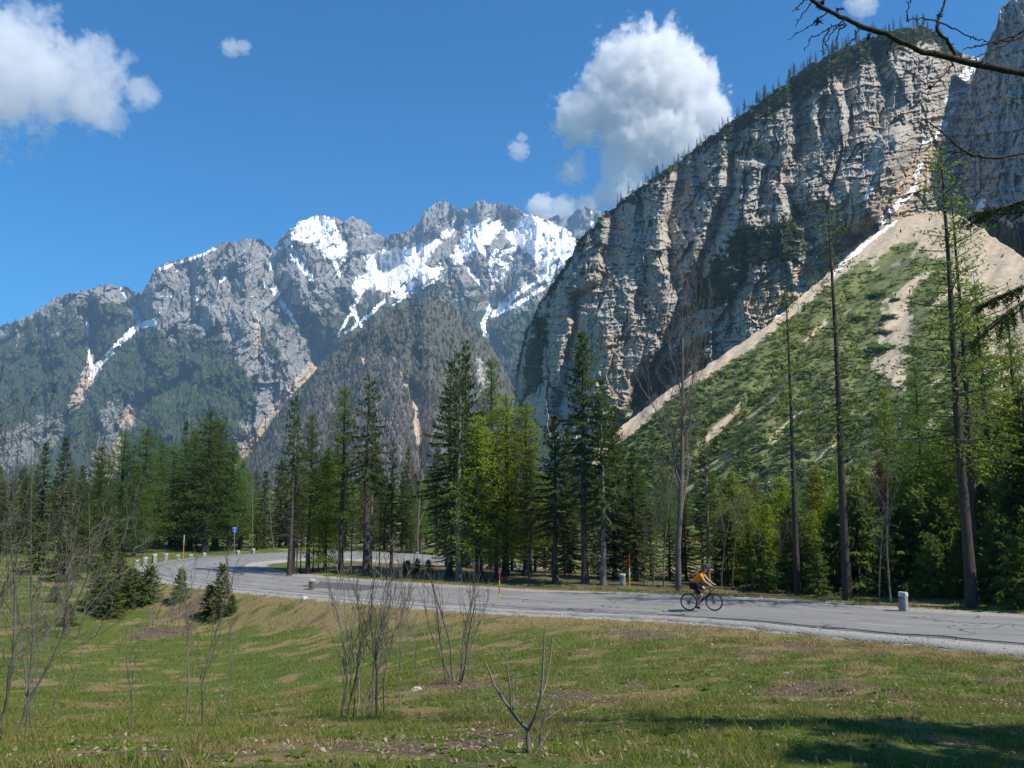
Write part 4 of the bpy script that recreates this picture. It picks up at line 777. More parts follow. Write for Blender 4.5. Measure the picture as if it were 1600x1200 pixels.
q = at(357, 915, 48.6); X, Y = float(q[0]), float(q[1]); z = float(gz(np.array([X]), np.array([Y]))[0])
T = Tubes(); T.add([(0, 0, -.1), (-.05, 0, .5), (-.16, 0, 1.0)], [.13, .12, .10], 7); thing('wooden_post', 'leaning weathered wooden post at the meadow edge of the road', 'post', (X, Y, z), me=T.mesh('wooden_post', M_wood))
def snow_pole(px, d, py_top, label, bands, py_base=None, r=.028):
    X = (px - 800) / F * d * 1.012; z = float(gz(np.array([X]), np.array([d]))[0]); h = float(at(px, py_top, d)[2]) - z
    root = thing('snow_pole', label, 'snow pole', (X, d, z))
    for k_, (a, b, m) in enumerate(bands):
        T = Tubes(); T.add([(0, 0, h * a - (.15 if a == 0 else 0)), (0, 0, h * b)], [r, r], 8); obj('pole_band', T.mesh('pole_band', m), root)
    T = Tubes(); T.add([(0, 0, h), (0, 0, h + .01), (0, 0, h + .011)], [r, r, .001], 8); obj('pole_tip', T.mesh('pole_tip', bands[-1][2]), root)
snow_pole(781, 38.0, 893, 'red and yellow snow pole on the meadow side of the road', [(0, .32, M_yel), (.32, .55, M_red), (.55, .72, M_yel), (.72, 1, M_red)])
snow_pole(977.5, 45.0, 866, 'red topped snow pole beside a stone bollard beyond the road', [(0, .3, M_yel), (.3, .55, M_whitep), (.55, 1, M_red)])
snow_pole(233, 63.0, 866, 'short red snow pole among the hairpin bollards', [(0, .5, M_yel), (.5, 1, M_red)]); snow_pole(302, 75.0, 836, 'thin yellow snow pole behind the hairpin bollards', [(0, .7, M_yel), (.7, 1, M_whitep)])
# blue road sign: two plates on a post
X = (378.5 - 800) / F * 80.2 * 1.012; z = float(gz(np.array([X]), np.array([80.2]))[0]); zt = float(at(378, 823, 80.2)[2]); h = zt - z
root = thing('road_sign', 'small blue two plate road sign behind the hairpin', 'sign', (X, 80.2, z), .25)
T = Tubes(); T.add([(0, 0, -.2), (0, 0, h - .02)], [.035, .035], 8); obj('sign_post', T.mesh('sign_post', M_steel), root)
for (zz, w_, h_) in ((h - .16, .50, .28), (h - .45, .40, .22)):
    V, Fq = box_vf(0, -.05, zz, w_, .02, h_); pl = obj('sign_plate', mesh_np('sign_plate', V, Fq, mats=[M_blue], smooth=False), root)
    for j in range(2):
        V, Fq = box_vf(-.02 + .03 * j, -.0625, zz + .05 - .09 * j, w_ * (.6 - .15 * j), .004, .03); obj('white_marking', mesh_np('white_marking', V, Fq, mats=[M_whitep], smooth=False), pl)

# ================================================================== CYCLIST
M_black = plain('black_rubber', (.012, .012, .013), .7, .3); M_frame = plain('black_frame_paint', (.014, .014, .016), .3, .5); M_alu = plain('dull_aluminium', (.30, .30, .31), .35, .5, .8)
M_skin = plain('skin', (.50, .27, .18), .55, .35, var=.08); M_jersey = plain('orange_jersey_cloth', (.72, .26, .012), .8, .2, var=.10, scale=14.); M_shorts = plain('black_shorts_cloth', (.012, .013, .018), .8, .2); M_helm = plain('dark_helmet_shell', (.03, .035, .04), .35, .5); M_hair = plain('dark_hair', (.03, .02, .015), .8, .2)
cx0 = at(1097, 952, 31.6); ci = int(np.argmin((RC[:, 0] - cx0[0]) ** 2 + (RC[:, 1] - cx0[1]) ** 2)); coff = float(np.dot(cx0[:2] - RC[ci, :2], RN[ci, :2]))
bz = float(RC[ci, 2] + .012 - .004 * coff ** 2 + .012 * fbm(np.array([cx0[0] * .5]), np.array([cx0[1] * .5]), 2, 8)[0])
HEAD = -R(24)
slope = float((RC[ci - 2, 2] - RC[ci + 2, 2]) / np.linalg.norm(RC[ci - 2, :2] - RC[ci + 2, :2]))
bike = thing('bicycle', 'black road bicycle ridden along the asphalt road', 'bicycle', (float(cx0[0]) - .5 * math.cos(HEAD), float(cx0[1]) - .5 * math.sin(HEAD), bz - .005)); bike.rotation_euler = (0, -math.atan(slope) * .85, HEAD)
def tor(R_, r_, n=40, m=6):
    a = np.arange(n) * 2 * np.pi / n; b = np.arange(m) * 2 * np.pi / m; A, B = np.meshgrid(a, b, indexing='ij')
    V = np.stack([(R_ + r_ * np.cos(B)) * np.cos(A), r_ * np.sin(B), (R_ + r_ * np.cos(B)) * np.sin(A)], -1).reshape(-1, 3); i = np.arange(n * m).reshape(n, m); j = np.roll(i, -1, 0)
    return V, np.stack([i, j, np.roll(j, -1, 1), np.roll(i, -1, 1)], -1).reshape(-1, 4)
def tubes(name, segs, mat, parent, sides=6):
    T = Tubes()
    for pts, rd in segs: T.add(pts, rd, sides)
    return obj(name, T.mesh(name, mat), parent)
for ax in ((0, 0, .34), (1.0, 0, .34)):
    wh = obj('wheel', None, bike, ax)
    V, Fq = tor(.325, .018); obj('tyre', mesh_np('tyre', V, Fq, mats=[M_black]), wh); V, Fq = tor(.300, .013); obj('rim', mesh_np('rim', V, Fq, mats=[M_frame]), wh)
    sp_ = [([(0, .02 * (-1) ** k_, 0), (.295 * math.cos(k_ * .393 + .1), 0, .295 * math.sin(k_ * .393 + .1))], [.0016, .0016]) for k_ in range(16)]; tubes('spokes', sp_, M_alu, wh, 3)
    tubes('hub', [([(0, -.05, 0), (0, .05, 0)], [.022, .022])], M_alu, wh, 8); a = np.arange(20) * .314; V = np.vstack([[(0, -.055, 0)], np.stack([.085 * np.cos(a), 0 * a - .055, .085 * np.sin(a)], -1)]); obj('brake_disc', mesh_np('brake_disc', V, F3=[(0, 1 + k_, 1 + (k_ + 1) % 20) for k_ in range(20)], mats=[M_alu]), wh)
BB, ST, HT, HB = (.42, 0, .275), (.27, 0, .84), (.865, 0, .87), (.90, 0, .72)
tubes('frame', [([BB, ST], [.018, .016]), ([(.285, 0, .78), HT], [.017, .019]), ([BB, HB], [.026, .026]), ([HT, HB], [.022, .024]), ([BB, (.2, .06, .30), (0, .065, .34)], [.013, .011, .010]), ([BB, (.2, -.06, .30), (0, -.065, .34)], [.013, .011, .010]), ([(.28, 0, .75), (.14, .05, .55), (0, .06, .34)], [.011, .009, .009]), ([(.28, 0, .75), (.14, -.05, .55), (0, -.06, .34)], [.011, .009, .009])], M_frame, bike, 8)
tubes('fork', [([HB, (.93, .05, .62), (1.0, .058, .34)], [.018, .015, .010]), ([HB, (.93, -.05, .62), (1.0, -.058, .34)], [.018, .015, .010])], M_frame, bike, 8)
tubes('seat_post', [([ST, (.25, 0, .94)], [.014, .014])], M_frame, bike, 8); tubes('stem', [([HT, (.855, 0, .91), (.94, 0, .925)], [.018, .018, .016])], M_frame, bike, 8)
hb = []
for sg in (1, -1): hb.append(([(.94, 0, .925), (.945, sg * .17, .925), (.98, sg * .205, .925), (1.03, sg * .21, .91), (1.05, sg * .21, .87), (1.02, sg * .21, .81), (.95, sg * .21, .80)], [.014] * 7)); hb.append(([(1.0, sg * .21, .92), (1.06, sg * .21, .95), (1.08, sg * .21, .975)], [.018, .018, .012]))
tubes('handlebar', hb, M_black, bike, 6)
bm = bmesh.new(); bmesh.ops.create_uvsphere(bm, u_segments=12, v_segments=8, radius=1.)
for v in bm.verts: x, y, z_ = v.co; v.co = (.14 * x + .01, y * (.07 if x < 0 else .07 - .045 * x), .03 * z_ + (.012 if x < -.5 else 0))
me = bpy.data.meshes.new('saddle'); bm.to_mesh(me); bm.free(); me.materials.append(M_black); obj('saddle', me, bike, (.24, 0, .955))
V, Fq = tor(.095, .006, 28, 5); ch = obj('chainring', mesh_np('chainring', V, Fq, mats=[M_alu]), bike, (.42, -.06, .275)); V, Fq = tor(.045, .006, 18, 5); obj('cassette', mesh_np('cassette', V, Fq, mats=[M_alu]), bike, (0, -.05, .34))
tubes('crank', [([(.42, -.075, .275), (.40, -.085, .105)], [.012, .010])], M_frame, bike); tubes('crank', [([(.42, .075, .275), (.44, .085, .445)], [.012, .010])], M_frame, bike)
for (px_, py_, pz_) in ((.40, -.12, .10), (.44, .12, .45)): V, Fq = box_vf(px_, py_, pz_, .09, .08, .02); obj('pedal', mesh_np('pedal', V, Fq, mats=[M_black], smooth=False), bike)
tubes('chain', [([(0, -.055, .385), (.42, -.06, .37)], [.004, .004]), ([(0, -.055, .295), (.42, -.06, .18)], [.004, .004])], M_black, bike, 4); tubes('derailleur', [([(.0, -.06, .30), (.03, -.06, .22), (.0, -.06, .17)], [.018, .014, .014])], M_black, bike)
tubes('water_bottle', [([(.47, 0, .36), (.60, 0, .50), (.615, 0, .515), (.63, 0, .53)], [.036, .036, .02, .015])], M_black, bike, 10)
def skin(name, verts, edges, radii, mat, parent, root=0, sub=2):
    me = bpy.data.meshes.new(name); me.from_pydata(verts, edges, []); me.materials.append(mat); o = obj(name, me, parent)
    m = o.modifiers.new('Skin', 'SKIN'); m.use_smooth_shade = True; m.branch_smoothing = .3
    for k_, rr in enumerate(radii): o.data.skin_vertices[0].data[k_].radius = (rr, rr) if not isinstance(rr, tuple) else rr
    for v in o.data.skin_vertices[0].data: v.use_root = False
    o.data.skin_vertices[0].data[root].use_root = True
    s_ = o.modifiers.new('Sub', 'SUBSURF'); s_.levels = 1; s_.render_levels = sub
    return o
# joints (bicycle frame of reference)
J = {'pel': (.24, 0, 1.03), 'wai': (.34, 0, 1.19), 'che': (.52, 0, 1.37), 'nck': (.68, 0, 1.47), 'hd0': (.74, 0, 1.53), 'hd1': (.80, 0, 1.62), 'hd2': (.82, 0, 1.69),
     'rsh': (.60, -.18, 1.41), 'rel': (.74, -.24, 1.17), 'rwr': (.96, -.22, 1.01), 'rhd': (1.03, -.215, .985), 'lsh': (.60, .18, 1.41), 'lel': (.78, .24, 1.19), 'lwr': (.98, .22, 1.02), 'lhd': (1.04, .215, .99),
     'rhp': (.25, -.10, .99), 'rkn': (.56, -.12, .60), 'ran': (.34, -.12, .19), 'rto': (.48, -.12, .115), 'lhp': (.25, .10, .99), 'lkn': (.66, .12, .86), 'lan': (.40, .12, .53), 'lto': (.54, .12, .46)}
K = list(J); ix = {k_: i for i, k_ in enumerate(K)}
def E(*p_): return [(ix[a], ix[b]) for a, b in p_]
rider = thing('person', 'cyclist in an orange jersey and black shorts riding along the road', 'person', bike.location); rider.rotation_euler = bike.rotation_euler
RR = dict(pel=.13, wai=.12, che=.135, nck=.058, hd0=.06, hd1=.088, hd2=.075, rsh=.065, rel=.042, rwr=.028, rhd=.034, lsh=.065, lel=.042, lwr=.028, lhd=.034, rhp=.10, rkn=.06, ran=.036, rto=.032, lhp=.10, lkn=.06, lan=.036, lto=.032)
skin('body', [J[k_] for k_ in K], E(('pel', 'wai'), ('wai', 'che'), ('che', 'nck'), ('nck', 'hd0'), ('hd0', 'hd1'), ('hd1', 'hd2'), ('che', 'rsh'), ('rsh', 'rel'), ('rel', 'rwr'), ('rwr', 'rhd'), ('che', 'lsh'), ('lsh', 'lel'), ('lel', 'lwr'), ('lwr', 'lhd'), ('pel', 'rhp'), ('rhp', 'rkn'), ('rkn', 'ran'), ('ran', 'rto'), ('pel', 'lhp'), ('lhp', 'lkn'), ('lkn', 'lan'), ('lan', 'lto')), [RR[k_] for k_ in K], M_skin, rider)
def lerp(a, b, f): return tuple(x + (y - x) * f for x, y in zip(J[a], J[b]))
jv = [(.26, 0, 1.08), J['wai'], J['che'], lerp('che', 'nck', .75), J['rsh'], lerp('rsh', 'rel', .6), J['lsh'], lerp('lsh', 'lel', .6), (.29, 0, 1.13)]
skin('jersey', jv, [(0, 8), (8, 1), (1, 2), (2, 3), (2, 4), (4, 5), (2, 6), (6, 7)], [.14, .15, .162, .085, .085, .066, .085, .066, .145], M_jersey, rider, 1)
sv = [(.24, 0, 1.06), J['rhp'], lerp('rhp', 'rkn', .45), lerp('rhp', 'rkn', .88), J['lhp'], lerp('lhp', 'lkn', .45), lerp('lhp', 'lkn', .88)]
skin('shorts', sv, [(0, 1), (1, 2), (2, 3), (0, 4), (4, 5), (5, 6)], [.155, .125, .105, .088, .125, .105, .088], M_shorts, rider, 0)
for s_ in ('r', 'l'):
    a, b = Vector(J[s_ + 'an']), Vector(J[s_ + 'to']); skin('shoe', [tuple(a + Vector((-.05, 0, -.045))), tuple(a + Vector((.03, 0, -.04))), tuple(b)], [(0, 1), (1, 2)], [.04, .05, .038], M_black, rider, 1)
    hd = Vector(J[s_ + 'hd']); sg = -1 if s_ == 'r' else 1
    for k_ in range(4): skin('finger', [tuple(hd + Vector((-.01 + .005 * k_, -sg * .0 + sg * .012, .012 - .018 * k_ + .01))), tuple(hd + Vector((.045 - .004 * k_, sg * .018, .006 - .018 * k_))), tuple(hd + Vector((.05 - .006 * k_, -sg * .012, -.012 - .018 * k_)))], [(0, 1), (1, 2)], [.010, .009, .008], M_skin, rider, 0, 1)
    skin('thumb', [tuple(hd + Vector((-.02, -sg * .015, .01))), tuple(hd + Vector((.015, -sg * .035, -.002))), tuple(hd + Vector((.04, -sg * .03, -.018)))], [(0, 1), (1, 2)], [.012, .010, .008], M_skin, rider, 0, 1)
bm = bmesh.new(); bmesh.ops.create_uvsphere(bm, u_segments=20, v_segments=12, radius=1.)
bmesh.ops.delete(bm, geom=[v for v in bm.verts if v.co.z < -.22 - .25 * v.co.x * 0], context='VERTS')
for v in bm.verts: x, y, z_ = v.co; v.co = (.158 * x * (1.08 if x > 0 else 1), .112 * y, .125 * z_ + .012 * math.sin(6 * y) * (z_ > .3))
me = bpy.data.meshes.new('helmet'); bm.to_mesh(me); bm.free(); me.materials.append(M_helm); o = obj('helmet', me, rider, (.815, 0, 1.685)); o.rotation_euler = (0, .22, 0); sm = o.modifiers.new('S', 'SOLIDIFY'); sm.thickness = .02
tubes('helmet_vent', [([(-.08 + .0 * k_, y_, .105), (.10, y_ * .9, .098)], [.010, .010]) for k_, y_ in enumerate((-.05, 0, .05))], M_black, o, 4)
for nm, ps, rd, m in (('nose', [(.875, 0, 1.63), (.905, 0, 1.60)], [.012, .017], M_skin), ('eyes', [(.873, -.035, 1.64), (.876, -.030, 1.64), (.876, .030, 1.64), (.873, .035, 1.64)], [.012, .012, .012, .012], M_black), ('mouth', [(.868, -.025, 1.567), (.872, .025, 1.567)], [.006, .006], plain('lips', (.35, .13, .10))), ('ear', [(.79, -.092, 1.60), (.79, -.098, 1.64)], [.022, .022], M_skin), ('ear', [(.79, .092, 1.60), (.79, .098, 1.64)], [.022, .022], M_skin), ('hair', [(.73, 0, 1.57), (.72, 0, 1.64)], [.055, .07], M_hair)): tubes(nm, [(ps, rd)], m, rider, 8)
# ================================================================== FOREGROUND PLANTS
M_sap = bark('sapling_bark', (.10, .08, .066), (.27, .225, .185)); M_saps = bark('sapling_bark_dark', (.07, .054, .046), (.20, .16, .135))
def sapling(px, py, d, top, label, seed, stems=1, spread=.32, levels=2, up=.75, split=.3, r=.018, group=None, mat=None, nchild=(2, 4), name='sapling'):
    q = at(px, py, d); X, Y = float(q[0]), float(q[1]); z = float(gz(np.array([X]), np.array([Y]))[0]); h = float(at(px, top, Y)[2]) - z
    pr = bare_tree(seed, h, r * .7, levels, spread, stems, up, split, mat or M_sap, .0042, nchild)
    return place(pr, name, 'sapling' if stems == 1 else 'shrub', label, X, Y, h, group, 0., z=z)
sapling(205, 1142, 12.2, 985, 'small forked sapling alone on the meadow brow', 61, 1, .5, 2, .7, .35, .018)
sapling(286, 1132, 12.6, 898, 'straight thin sapling with forked side shoots', 62, 1, .38, 3, .8, .2, .022)
sapling(317, 1130, 12.8, 900, 'dark stemmed sapling beside the straight thin one', 63, 1, .3, 3, .9, .15, .024, mat=M_saps)
sapling(348, 1110, 14.5, 1000, 'short leafless sapling in the meadow', 64, 1, .4, 2, .8, .2, .014)
g = 'stems of the leafless thicket'; lb = 'slender leafless sapling in the thicket on the meadow brow'
for k_, (px, py, tp) in enumerate([(532, 1122, 900), (540, 1124, 940), (556, 1125, 895), (563, 1126, 885), (578, 1124, 880), (551, 1120, 930), (624, 1124, 905), (530, 1118, 990), (571, 1118, 960), (600, 1120, 950)]):
    sapling(px, py, 13.0 + .25 * (k_ % 4), tp, lb, 70 + k_, 1, .34, 3, .9, .25, .022 if k_ < 5 else .016, g, (M_sap, M_saps)[k_ % 2], name='sapling')
sapling(591, 1124, 12.9, 872, 'stout sapling with even forked branches in the thicket', 90, 1, .5, 3, .8, .3, .032, mat=M_saps)
sapling(655, 1052, 19, 960, 'thin leafless sapling behind the thicket', 91, 1, .4, 3, .8, .3, .018)
sapling(712, 1066, 17.5, 865, 'many stemmed leafless shrub in a patch of dead leaves', 92, 7, .25, 2, .9, .35, .030, mat=M_saps, name='bare_shrub')
sapling(748, 1122, 12.6, 1000, 'thin curved sapling in front of the many stemmed shrub', 93, 1, .45, 2, .7, .4, .014); sapling(706, 1122, 12.6, 1035, 'thin bent sapling with a yellow foot on the meadow', 94, 1, .3, 1, .8, .5, .013)
for k_, (px, py, d, tp) in enumerate([(240, 985, 43, 915), (262, 985, 43, 920), (275, 990, 42, 900), (255, 1000, 40, 930), (225, 1000, 40, 940)]): sapling(px, py, d, tp, 'thin leafless shoot in the brush on the road bank', 100 + k_, 2, .4, 3, .8, .2, .03, 'leafless shoots on the road bank')
# grey multi stemmed shrub at the meadow end
for k_, (px, py, d, tp, st, rr, lb) in enumerate([(8, 1158, 10.4, 690, 3, .024, 'tall grey leafless shrub with spreading stems at the meadow end'), (28, 1150, 10.8, 640, 2, .022, 'tall thin leafless tree rising through the grey shrub'), (-40, 1165, 10, 600, 3, .026, 'branching grey shrub reaching in over the meadow'), (60, 1120, 15, 790, 3, .02, 'fine twigged grey shrub behind the tall spreading one'), (110, 985, 40, 780, 4, .05, 'pale leafless shrub at the foot of the dark spruces')]):
    sapling(px, py, d, tp, lb, 110 + k_, st, .6, 3, .45, .12, rr, mat=M_bark_grey, nchild=(3, 5), name='bare_shrub')
# forked sapling close to the camera, traced
d0 = 6.9; q = at(828, 1205, d0); zg = float(gz(q[:1], q[1:2])[0]); T = Tubes(); B = Tubes()
def tp(*pp): return [at(x, y, d0 + dd) - [q[0], q[1], zg] for x, y, dd in pp]
T.add(tp((831, 1225, 0), (828, 1185, 0), (825, 1160, 0), (825, 1141, 0)), [.025, .021, .019, .016], 8)
B.add(tp((825, 1142, 0), (802, 1116, .05), (788, 1095, .1), (772, 1070, .12), (763, 1045, .15), (757, 1034, .15)), [.015, .013, .012, .010, .008, .006], 7); B.add(tp((825, 1142, 0), (836, 1120, -.05), (845, 1090, -.1), (848, 1050, -.1), (850, 1010, -.12), (851, 983, -.12)), [.015, .013, .011, .010, .008, .006], 7)
B.add(tp((845, 1090, -.1), (853, 1070, 0), (860, 1030, .05), (863, 995, .05)), [.012, .011, .009, .006], 6); B.add(tp((799, 1112, .05), (797, 1075, 0), (792, 1040, 0), (790, 1024, 0)), [.010, .009, .008, .006], 6); B.add(tp((831, 1183, 0), (845, 1165, .05), (853, 1150, .08), (859, 1139, .1)), [.014, .013, .010, .007], 6)
B.add(tp((843, 1167, .05), (845, 1140, .02), (852, 1115, 0), (861, 1098, 0)), [.008, .008, .007, .005], 5); B.add(tp((852, 1125, 0), (870, 1112, .05), (888, 1104, .1)), [.006, .005, .003], 5); B.add(tp((801, 1110, .05), (803, 1080, .08), (800, 1060, .1)), [.006, .005, .003], 5)
root = thing('forked_sapling', 'stubby forked sapling with upright shoots close on the slope', 'sapling', (float(q[0]), float(q[1]), zg)); obj('stem', T.mesh('stem', M_sap), root); obj('branches', B.mesh('branches', M_sap), root)
# young spruces on the bank and meadow
for i, px, py, d, tp_, lb, wd in [(2, 185, 925, 50, 868, 'largest bushy young spruce on the road bank', 1.5), (0, 172, 975, 45.5, 905, 'bushy young spruce in front of the largest bank spruce', 1.5), (1, 232, 935, 48.5, 885, 'young spruce nearest the road among the bank spruces', 1.4), (0, 160, 955, 47, 885, 'dense young spruce in the middle of the bank spruces', 1.6), (1, 205, 950, 48, 890, 'young spruce at the shoulder of the bank spruces', 1.4), (1, 107, 980, 43, 945, 'small round young spruce alone on the meadow', 1.2), (0, 85, 930, 50, 915, 'low dark young spruce behind the small round one', 1.8), (0, 344, 968, 44, 880, 'slim pointed young spruce on the bank below the road', .9), (1, 327, 965, 44.5, 915, 'bushy young spruce beside the slim pointed one', 1.2), (1, 362, 965, 44, 930, 'squat young spruce right of the slim pointed one', 1.2), (2, 150, 940, 49, 880, 'dark young spruce on the meadow side of the bank spruces', 1.3), (1, 282, 935, 47.5, 890, 'pale green young spruce just below the road edge', 1.), (0, 60, 880, 62, 815, 'young spruce at the forest edge beyond the meadow', 1.3), (2, 130, 880, 64, 800, 'tall young spruce at the forest edge beside the hairpin', 1.2), (2, 165, 875, 66, 810, 'broad young spruce at the forest edge by the hairpin', 1.3), (1, 100, 890, 58, 840, 'bushy young spruce between forest edge and meadow', 1.4)]:
    q = at(px, py, d); X, Y = float(q[0]), float(q[1]); z = float(gz(np.array([X]), np.array([Y]))[0]); place(YSP[i], 'young_spruce', 'spruce', lb, X, Y, float(at(px, tp_, Y)[2]) - z, z=z, wide=wd, crown_mat=M_spr2)
# brush, stump on the island
q = at(635, 889, 56); z = float(gz(q[:1], q[1:2])[0]); T = Tubes(); T.add([(0, 0, -.1), (0, 0, .3), (.03, 0, .62), (.03, 0, .63)], [.36, .27, .25, .01], 10); thing('tree_stump', 'mossy tree stump at the inner end of the hairpin island', 'stump', (float(q[0]), float(q[1]), z), me=T.mesh('tree_stump', M_bark_s))
for k_, (px, d) in enumerate([(655, 55), (672, 54.5), (640, 54)]): place(YSP[1], 'young_spruce', 'spruce', 'low spruce scrub beside the tree stump', (px - 800) / F * d, d, .9, 'low scrub beside the stump', wide=1.6, crown_mat=M_spr2)

# ------------------------------------------------------------------ trees just outside the frame whose branches reach in
def off_tree():
    tx, ty = 10.2, 5.6; tz = float(gz(np.array([tx]), np.array([ty]))[0])
    root = place(SPR[0], 'spruce_tree', 'spruce', 'tall spruce standing beside the camera, two dark boughs in view', tx, ty, 12., z=tz, rz=.4, wide=1.35)
    r = np.random.RandomState(3); CV = []; T = Tubes()
    for pts in ([(1800, 270, 7.4), (1680, 290, 7.2), (1600, 312, 7.0), (1560, 326, 6.9), (1520, 334, 6.8)], [(1820, 360, 7.6), (1700, 410, 7.3), (1600, 470, 7.0), (1555, 505, 6.9), (1514, 538, 6.8)], [(1800, 420, 7.8), (1680, 428, 7.5), (1600, 446, 7.2), (1545, 470, 7.1)], [(1800, 600, 8.2), (1690, 640, 8.0), (1615, 690, 7.8)]):
        P_ = np.array([at(*p_) for p_ in pts]); u = np.linspace(0, 1, len(P_)); uu = np.linspace(0, 1, 60); Q = np.stack([np.interp(uu, u, P_[:, i]) for i in range(3)], -1); T.add(Q[::6], np.linspace(.022, .004, 10), 5)
        tg = Q[-1] - Q[0]; L = np.linalg.norm(tg); tg /= L; lat = np.cross(tg, [0, 0, 1]); lat /= np.linalg.norm(lat)
        for k_ in range(60):
            for sg in (1, -1):
                if r.rand() < .5: continue
                ln = .14 + .42 * (1 - uu[k_]) * r.rand() + .05; dv = tg * .8 + lat * sg * (.6 + .3 * r.rand()) + np.array([0, 0, -.35 - .4 * r.rand()]); dv /= np.linalg.norm(dv); m = int(ln / .007)
                sp_ = Q[k_] + dv * (np.arange(m) / m * ln)[:, None]; nd = rnd_unit(r, m) * .9 + dv * .7; nd /= np.linalg.norm(nd, axis=1, keepdims=True); T.add([Q[k_], Q[k_] + dv * ln], [.003, .001], 3); CV.append(cards(sp_, nd, .032, .004, r))
                nd = rnd_unit(r, m) * .9 + dv * .7; nd /= np.linalg.norm(nd, axis=1, keepdims=True); CV.append(cards(sp_, nd, .032, .004, r))
    V = np.concatenate(CV); n = len(V) // 4; i = np.arange(n)[:, None] * 4; inv = root.matrix_basis.inverted()
    for nm, me in (('bough', T.mesh('bough', M_bark_s)), ('bough_needles', mesh_np('bough_needles', V, F3=np.concatenate([i + [0, 1, 2], i + [0, 2, 3]], 0), mats=[foliage('bough_needle_green', (.012, .022, .009), (.04, .058, .02), .2)], smooth=False))):
        me.transform(inv); obj(nm, me, root)
off_tree()
place(SPR[0], 'spruce_tree', 'spruce', 'spruce beside the camera whose shade falls over the near slope', 11.2, 2.6, 12.5, rz=1.3, wide=1.7)
def off_larch():
    tx, ty = 7.6, 7.0; tz = float(gz(np.array([tx]), np.array([ty]))[0])
    root = place(TAL[1], 'larch_tree', 'larch', 'larch standing beside the camera whose bare branches hang into the sky', tx, ty, 15., z=tz, rz=1., wide=.75)
    r = np.random.RandomState(8); T = Tubes()
    def br(pts, r0, r1):
        P_ = np.array([at(*p_) for p_ in pts]); u = np.linspace(0, 1, len(P_)); uu = np.linspace(0, 1, max(8, 4 * len(P_))); Q = np.stack([np.interp(uu, u, P_[:, i]) for i in range(3)], -1); Q[1:-1] += r.normal(size=(len(Q) - 2, 3)) * .006
        rad = np.linspace(r0, r1, len(Q)) * (1 + .25 * r.rand(len(Q))); T.add(Q, rad, 6)
        for k_ in range(1, len(Q) - 1):           # spur shoots
            if r.rand() < .7: v = r.normal(size=3); v /= np.linalg.norm(v); T.add([Q[k_], Q[k_] + v * (.012 + .02 * r.rand())], [.005, .003], 4)
    br([(1850, 175, 7.2), (1700, 140, 6.9), (1600, 115, 6.7), (1500, 95, 6.5), (1440, 78, 6.4), (1400, 62, 6.3), (1350, 42, 6.2), (1310, 24, 6.1), (1268, 0, 6.0), (1250, -12, 6.)], .031, .011)
    br([(1497, 95, 6.5), (1484, 68, 6.45), (1465, 48, 6.4), (1466, 30, 6.4), (1476, 8, 6.4), (1474, -15, 6.4)], .014, .006); br([(1465, 34, 6.4), (1430, 28, 6.35), (1416, 34, 6.3)], .006, .003); br([(1466, 34, 6.4), (1500, 48, 6.3), (1525, 62, 6.3), (1545, 66, 6.3)], .006, .003)
    br([(1700, 20, 6.9), (1600, 46, 6.6), (1565, 64, 6.5), (1535, 70, 6.4), (1505, 78, 6.4)], .014, .004); br([(1600, 55, 6.6), (1560, 75, 6.5), (1520, 92, 6.4)], .008, .003); br([(1620, 30, 6.6), (1585, 60, 6.6), (1545, 72, 6.5)], .008, .003)
    br([(1420, 34, 6.3), (1416, 20, 6.3), (1424, -4, 6.3)], .005, .004)
    br([(1750, 215, 7.1), (1600, 240, 6.8), (1560, 247, 6.7), (1530, 246, 6.6), (1500, 232, 6.5), (1470, 205, 6.4), (1440, 184, 6.4)], .014, .004); br([(1570, 247, 6.7), (1548, 270, 6.6), (1540, 290, 6.6)], .006, .002); br([(1530, 246, 6.6), (1490, 238, 6.5), (1460, 230, 6.5)], .004, .002)
    for a in ([(1310, 24, 6.1), (1295, 18, 6.1), (1275, 32, 6.1), (1255, 48, 6.1), (1230, 62, 6.1)], [(1320, 30, 6.1), (1296, 45, 6.1), (1268, 58, 6.1), (1257, 80, 6.1)], [(1320, 36, 6.1), (1300, 50, 6.1), (1290, 70, 6.1), (1284, 88, 6.1)], [(1345, 42, 6.2), (1330, 65, 6.2), (1310, 88, 6.2)], [(1268, 4, 6.), (1255, 22, 6.), (1242, 42, 6.)], [(1262, -4, 6.), (1248, 8, 6.), (1238, 18, 6.)], [(1395, 62, 6.3), (1385, 90, 6.3), (1375, 112, 6.3)], [(1490, 100, 6.5), (1470, 122, 6.5), (1452, 138, 6.5), (1450, 150, 6.5)], [(1318, 14, 6.1), (1307, 12, 6.1), (1311, 24, 6.1)], [(1322, 38, 6.1), (1310, 48, 6.1), (1306, 68, 6.1)], [(1295, 44, 6.1), (1285, 66, 6.1), (1288, 92, 6.1)], [(1365, 47, 6.2), (1350, 42, 6.2), (1338, 44, 6.2)]): br(a, .006, .0022)
    for px_, py_ in ((1280, 8), (1284, 4), (1278, 34), (1452, 136), (1468, 24), (1358, 58)):
        c_ = at(px_, py_, 6.1 if px_ < 1400 else 6.45)
        for k_ in range(26): v = r.normal(size=3); v /= np.linalg.norm(v); T.add([c_, c_ + v * (.02 + .03 * r.rand())], [.006, .002], 3)
    me = T.mesh('overhanging_branch', bark('backlit_larch_bark', (.02, .016, .014), (.075, .06, .05))); me.transform(root.matrix_basis.inverted()); obj('overhanging_branch', me, root)  # bark colour darkened to paint in the branch's backlit shade
off_larch()

